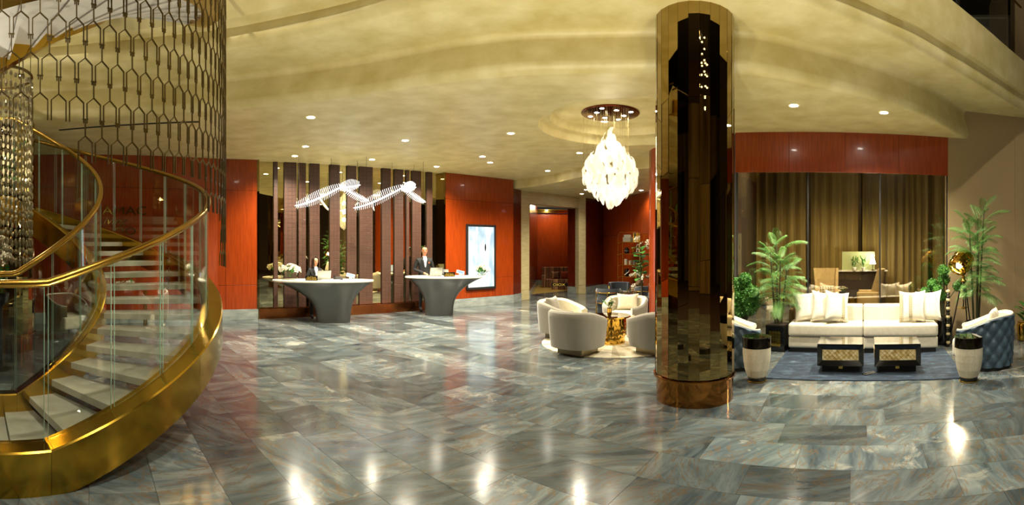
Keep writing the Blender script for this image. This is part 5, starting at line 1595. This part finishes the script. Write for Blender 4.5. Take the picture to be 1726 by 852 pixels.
pot('tilted pale bowl at the right of the lowest shelf', 'bowl', 'bowl', .2, 0, [(.05, 0), (.1, .03), (.13, .14), (.12, .14), (.08, .04)], MT['stone'], lambda q: MB().lathe([(.13, .138), (.136, .142), (.13, .148)], 16, caps=False).build('rim', MT['thingold'], q))

# navy chairs with gold frames
def navy_chair(label, p, f):
    t = thing('navy_chair', label, 'armchair', (p.x, p.y, 0), f, 'navy velvet chairs with gold rails in the far corner')
    R = []
    for i in range(15):
        a = radians(0 + 180 * i / 14)
        c, s = cos(a), sin(a)
        R.append([(.31 * c, .05 + .27 * s, .30), (.33 * c, .05 + .29 * s, .66), (.31 * c, .05 + .27 * s, .70), (.27 * c, .05 + .23 * s, .68), (.26 * c, .05 + .22 * s, .30)])
    MB().rows(R, close_u=True, caps=True).build('backrest', MT['navyvelvet'], t, smooth=60)
    MB().box2((-.29, -.28, .26), (.29, .26, .44)).build('seat', MT['navyvelvet'], t, bevel=.05, seg=3, smooth=60)
    MB().box2((-.27, -.26, .02), (.27, .24, .26)).build('skirt', MT['navyvelvet'], t, bevel=.02)
    for z in (.34, .60): MB().tube([(.345 * cos(radians(180 * i / 14)), .05 + .305 * sin(radians(180 * i / 14)), z) for i in range(15)], .012, 6).build('gold_rail', MT['brightgold'], t, smooth=60)
    for a in (30, 90, 150): MB().cyl((.345 * cos(radians(a)), .05 + .305 * sin(radians(a)), 0), (.345 * cos(radians(a)), .05 + .305 * sin(radians(a)), .62), .012, n=6).build('gold_post', MT['brightgold'], t)
    for s in (-1, 1): MB().tube([(s * .34, .05, .62), (s * .34, -.22, .60), (s * .34, -.28, .55), (s * .34, -.28, 0)], .012, 6).build('gold_arm', MT['brightgold'], t, smooth=60)
navy_chair('navy gold-railed chair seen from behind in the far corner', AX(1026, 12.6), -az(1026) + pi - .1)
navy_chair('navy gold-railed chair facing the viewer before the shelf unit', AX(1044, 14.6), -az(1044) + .15)
navy_chair('navy gold-railed chair tucked beside the timber drum', AX(1090, 12.9), -az(1090) + 1.3)
# gold framed stand with pleated skirt
t = thing('host_stand', 'gold-framed stand with stepped rail and brown pleated skirt near the shelf', 'stand', AX(1066, 13.6), -az(1066))
for a, b in (((.08, -.02, .62), (.11, .02, 1.3)), ((.26, -.02, .62), (.29, .02, 1.3)), ((.08, -.02, 1.27), (.29, .02, 1.3)), ((.08, -.02, .62), (.29, .02, .65))): MB().box2(a, b).build('frame_bar', MT['brightgold'], t, bevel=.004)
MB().box2((.11, -.008, .65), (.26, .008, 1.27)).build('frame_panel', pm('bronze_panel', C('#5a4a2c'), .3, .6), t)
pts = [(-.26, -.1, .46)]
for k in range(6): pts += [(-.26 + .06 * (k + 1), -.1, .46 + .045 * k), (-.26 + .06 * (k + 1), -.1, .46 + .045 * (k + 1))]
MB().tube(pts, .02, 6).build('stepped_rail', MT['brightgold'], t)
R = []
for i in range(61):
    a = i / 60; x = -.22 + .50 * a; y = -.05 + .03 * sin(i * pi / 2.5)
    R.append([(x, y, .0), (x, y, .45 + .2 * a)])
MB().rows(R).build('pleated_skirt', pm('brown_pleat', C('#6e4a34'), .8), t, smooth=60)
MB().box2((-.22, -.02, .0), (.28, .25, .44)).build('cabinet', MT['wood_dark'], t, bevel=.01)
# fig and orchid beside the drum
t = thing('fig_plant', 'large-leaved fig with white orchids beside the timber drum', 'plant', AX(1081, 11.9), 0)
MB().lathe([(.13, 0), (.17, .02), (.2, .4), (.18, .42), (.01, .38)], 24).build('pot', MT['black'], t, smooth=45)
MB().tube([(0, 0, .38), (.02, 0, .9), (-.02, .02, 1.4), (0, 0, 1.75)], [.02, .016, .012, .006], 7).build('trunk', MT['stem'], t, smooth=60)
fm = MB(); fm.rows([[(-.002, 0, 0), (0, 0, -.004), (.002, 0, 0)], [(-.06, .07, .02), (0, .07, .0), (.06, .07, .02)], [(-.085, .15, .02), (0, .15, .0), (.085, .15, .02)], [(-.06, .22, .0), (0, .23, -.01), (.06, .22, .0)], [(-.002, .26, -.03), (0, .265, -.03), (.002, .26, -.03)]])
figleaf = fm.mesh('leaf', 70)
rf_ = random.Random(9)
for k in range(20):
    a = k * 2.4; z = .95 + .04 * k
    obj('leaf', figleaf, MT['leaf2'], t, (.02 * cos(a), .02 * sin(a), z), rot=(rf_.uniform(-.2, .7), rf_.uniform(-.3, .3), a))
for k in range(14):
    a = rf_.uniform(0, 6.3); q = rf_.uniform(.1, .28)
    obj('blossom', bl_me, MT['petalwhite'], t, (q * cos(a), q * sin(a), rf_.choice([.95, 1.05, .85, 1.9, 1.8]) + rf_.uniform(-.06, .06)), rot=(rf_.uniform(.6, 1.4), 0, a), scale=(1.7, 1.7, 1.7))

# passage: striped armchair and bench
def stripes():
    m, t, b, out = newmat('striped_weave')
    n = N(t, 'ShaderNodeTexNoise', noise_dimensions='1D'); n.inputs['Scale'].default_value = 13; n.inputs['Detail'].default_value = 1
    sx = N(t, 'ShaderNodeSeparateXYZ'); t.links.new(coords(t), sx.inputs[0]); t.links.new(sx.outputs[0], n.inputs['W'])
    r = N(t, 'ShaderNodeValToRGB'); r.color_ramp.interpolation = 'CONSTANT'
    cs = ['#3a1d12', '#a8845c', '#5b2a1a', '#c79a72', '#4d4a2c', '#8a4a34', '#2b1710']
    el = r.color_ramp.elements
    while len(el) < len(cs): el.new(.5)
    for i, (e, c) in enumerate(zip(el, cs)): e.position = .25 + .5 * i / len(cs); e.color = C(c)
    t.links.new(n.outputs[0], r.inputs[0]); t.links.new(r.outputs[0], b.inputs['Base Color']); b.inputs['Roughness'].default_value = .85
    return m
MT['stripe'] = stripes()
p = AX(936, 21.4)
t = thing('striped_sofa', 'brown striped high-backed seat at the end of the passage', 'sofa', (p.x, p.y, .012), -az(936))
MB().box2((-.58, .15, 0), (.62, .32, .86)).build('backrest', MT['stripe'], t, bevel=.02)
MB().box2((-.42, -.3, .0), (.62, .15, .34)).build('seat', MT['stripe'], t, bevel=.03)
MB().box2((-.60, -.3, 0), (-.44, .15, .52)).build('armrest', MT['stripe'], t, bevel=.03)
cushion('striped cushion leaning on the passage seat', Vector((p.x, p.y, .355)) + Matrix.Rotation(-az(936), 3, 'Z') @ Vector((0, .05, 0)), -az(936), .36, .34, .12, -.2, MT['stripe'])
cushion('red-brown cushion at the right of the passage seat', Vector((p.x, p.y, .355)) + Matrix.Rotation(-az(936), 3, 'Z') @ Vector((.42, .05, 0)), -az(936), .36, .34, .12, -.2, pm('rust_cushion', C('#8a2f10'), .8))
p = AX(943, 20.3)
t = thing('striped_bench', 'striped bench with gold lettered band in the passage', 'bench', (p.x, p.y, .012), -az(950))
MB().box2((-.32, -.2, 0), (.45, .2, .40)).build('bench_body', MT['stripe'], t, bevel=.02)
MB().box2((-.325, -.206, .13), (.455, .206, .27)).build('dark_band', MT['blackmatte'], t)
text('lettering', 'OIOX', .14, MT['goldtext'], t, (-.02, -.208, .15), (pi / 2, 0, 0), sx=1.4)

# ================================================================ BEHIND THE STAIRCASE
p = AX(210, 10.6)
t = thing('console_table', 'white-topped console table against the red wall behind the stair', 'table', p, -al)
MB().box2((-.5, -.18, .86), (.5, .18, .90)).build('table_top', MT['worktop'], t, bevel=.005)
for x in (-.45, .45):
    for y in (-.14, .14): MB().box2((x - .015, y - .015, 0), (x + .015, y + .015, .86)).build('leg', MT['railgold'], t)
t = thing('flower_tray', 'low tray of white blossoms on the console behind the stair', 'flowers', (p.x, p.y, .902), -al)
MB().box2((-.3, -.08, 0), (.3, .08, .02)).build('tray', MT['white'], t, bevel=.004)
bouquet(t, (0, 0, .02), .22, 16, 6, 17, h=.06)
q = AX(112, 9.7)
t = thing('piped_armchair', 'taupe armchair with white piping seen through the stair glass', 'armchair', (q.x, q.y, 0), facing(q, AX(250, 8)))
Ro, Ri = barrel(.80, .62, .40, .31, .12, .6)
MB().rows(Ro).build('shell', MT['plinthtaupe'], t, smooth=50); MB().rows(Ri).build('lining', pm('rust_lining', C('#7a4632'), .8), t, smooth=50)
MB().tube([r_[-1] for r_ in Ro], .014, 6).build('piping', MT['white'], t, smooth=60)
MB().box2((-.32, -.38, .18), (.32, .26, .42)).build('seat_cushion', MT['cream'], t, bevel=.05, seg=3, smooth=60)
for sx in (-1, 1):
    for sy in (-1, 1): MB().cyl((sx * .22, sy * .22, .18), (sx * .25, sy * .25, 0), .018, .012, n=8).build('leg', MT['black'], t)
q = AX(2, 7.02)
t = thing('blossom_stand', 'tall white blossom arrangement on a black stand at the left edge', 'flowers', (q.x, q.y, 0))
MB().lathe([(.14, 0), (.14, .02), (.02, .04), (.02, .9), (.10, .98), (.12, 1.1), (.10, 1.1), (.02, 1.0)], 20).build('stand', MT['black'], t, smooth=45)
bouquet(t, (0, 0, 1.12), .19, 46, 30, 23, bs=1.2, h=.75)
q = AX(6, 7.6)
palm('small palm standing on the stair landing at the left edge', (q.x, q.y, zs(3) - .165), .95, 12, .5, 44, lambda t_: MB().lathe([(.09, 0), (.12, .01), (.13, .2), (.01, .19)], 18).build('planter', MT['black'], t_, smooth=45), 2, z0=.22)
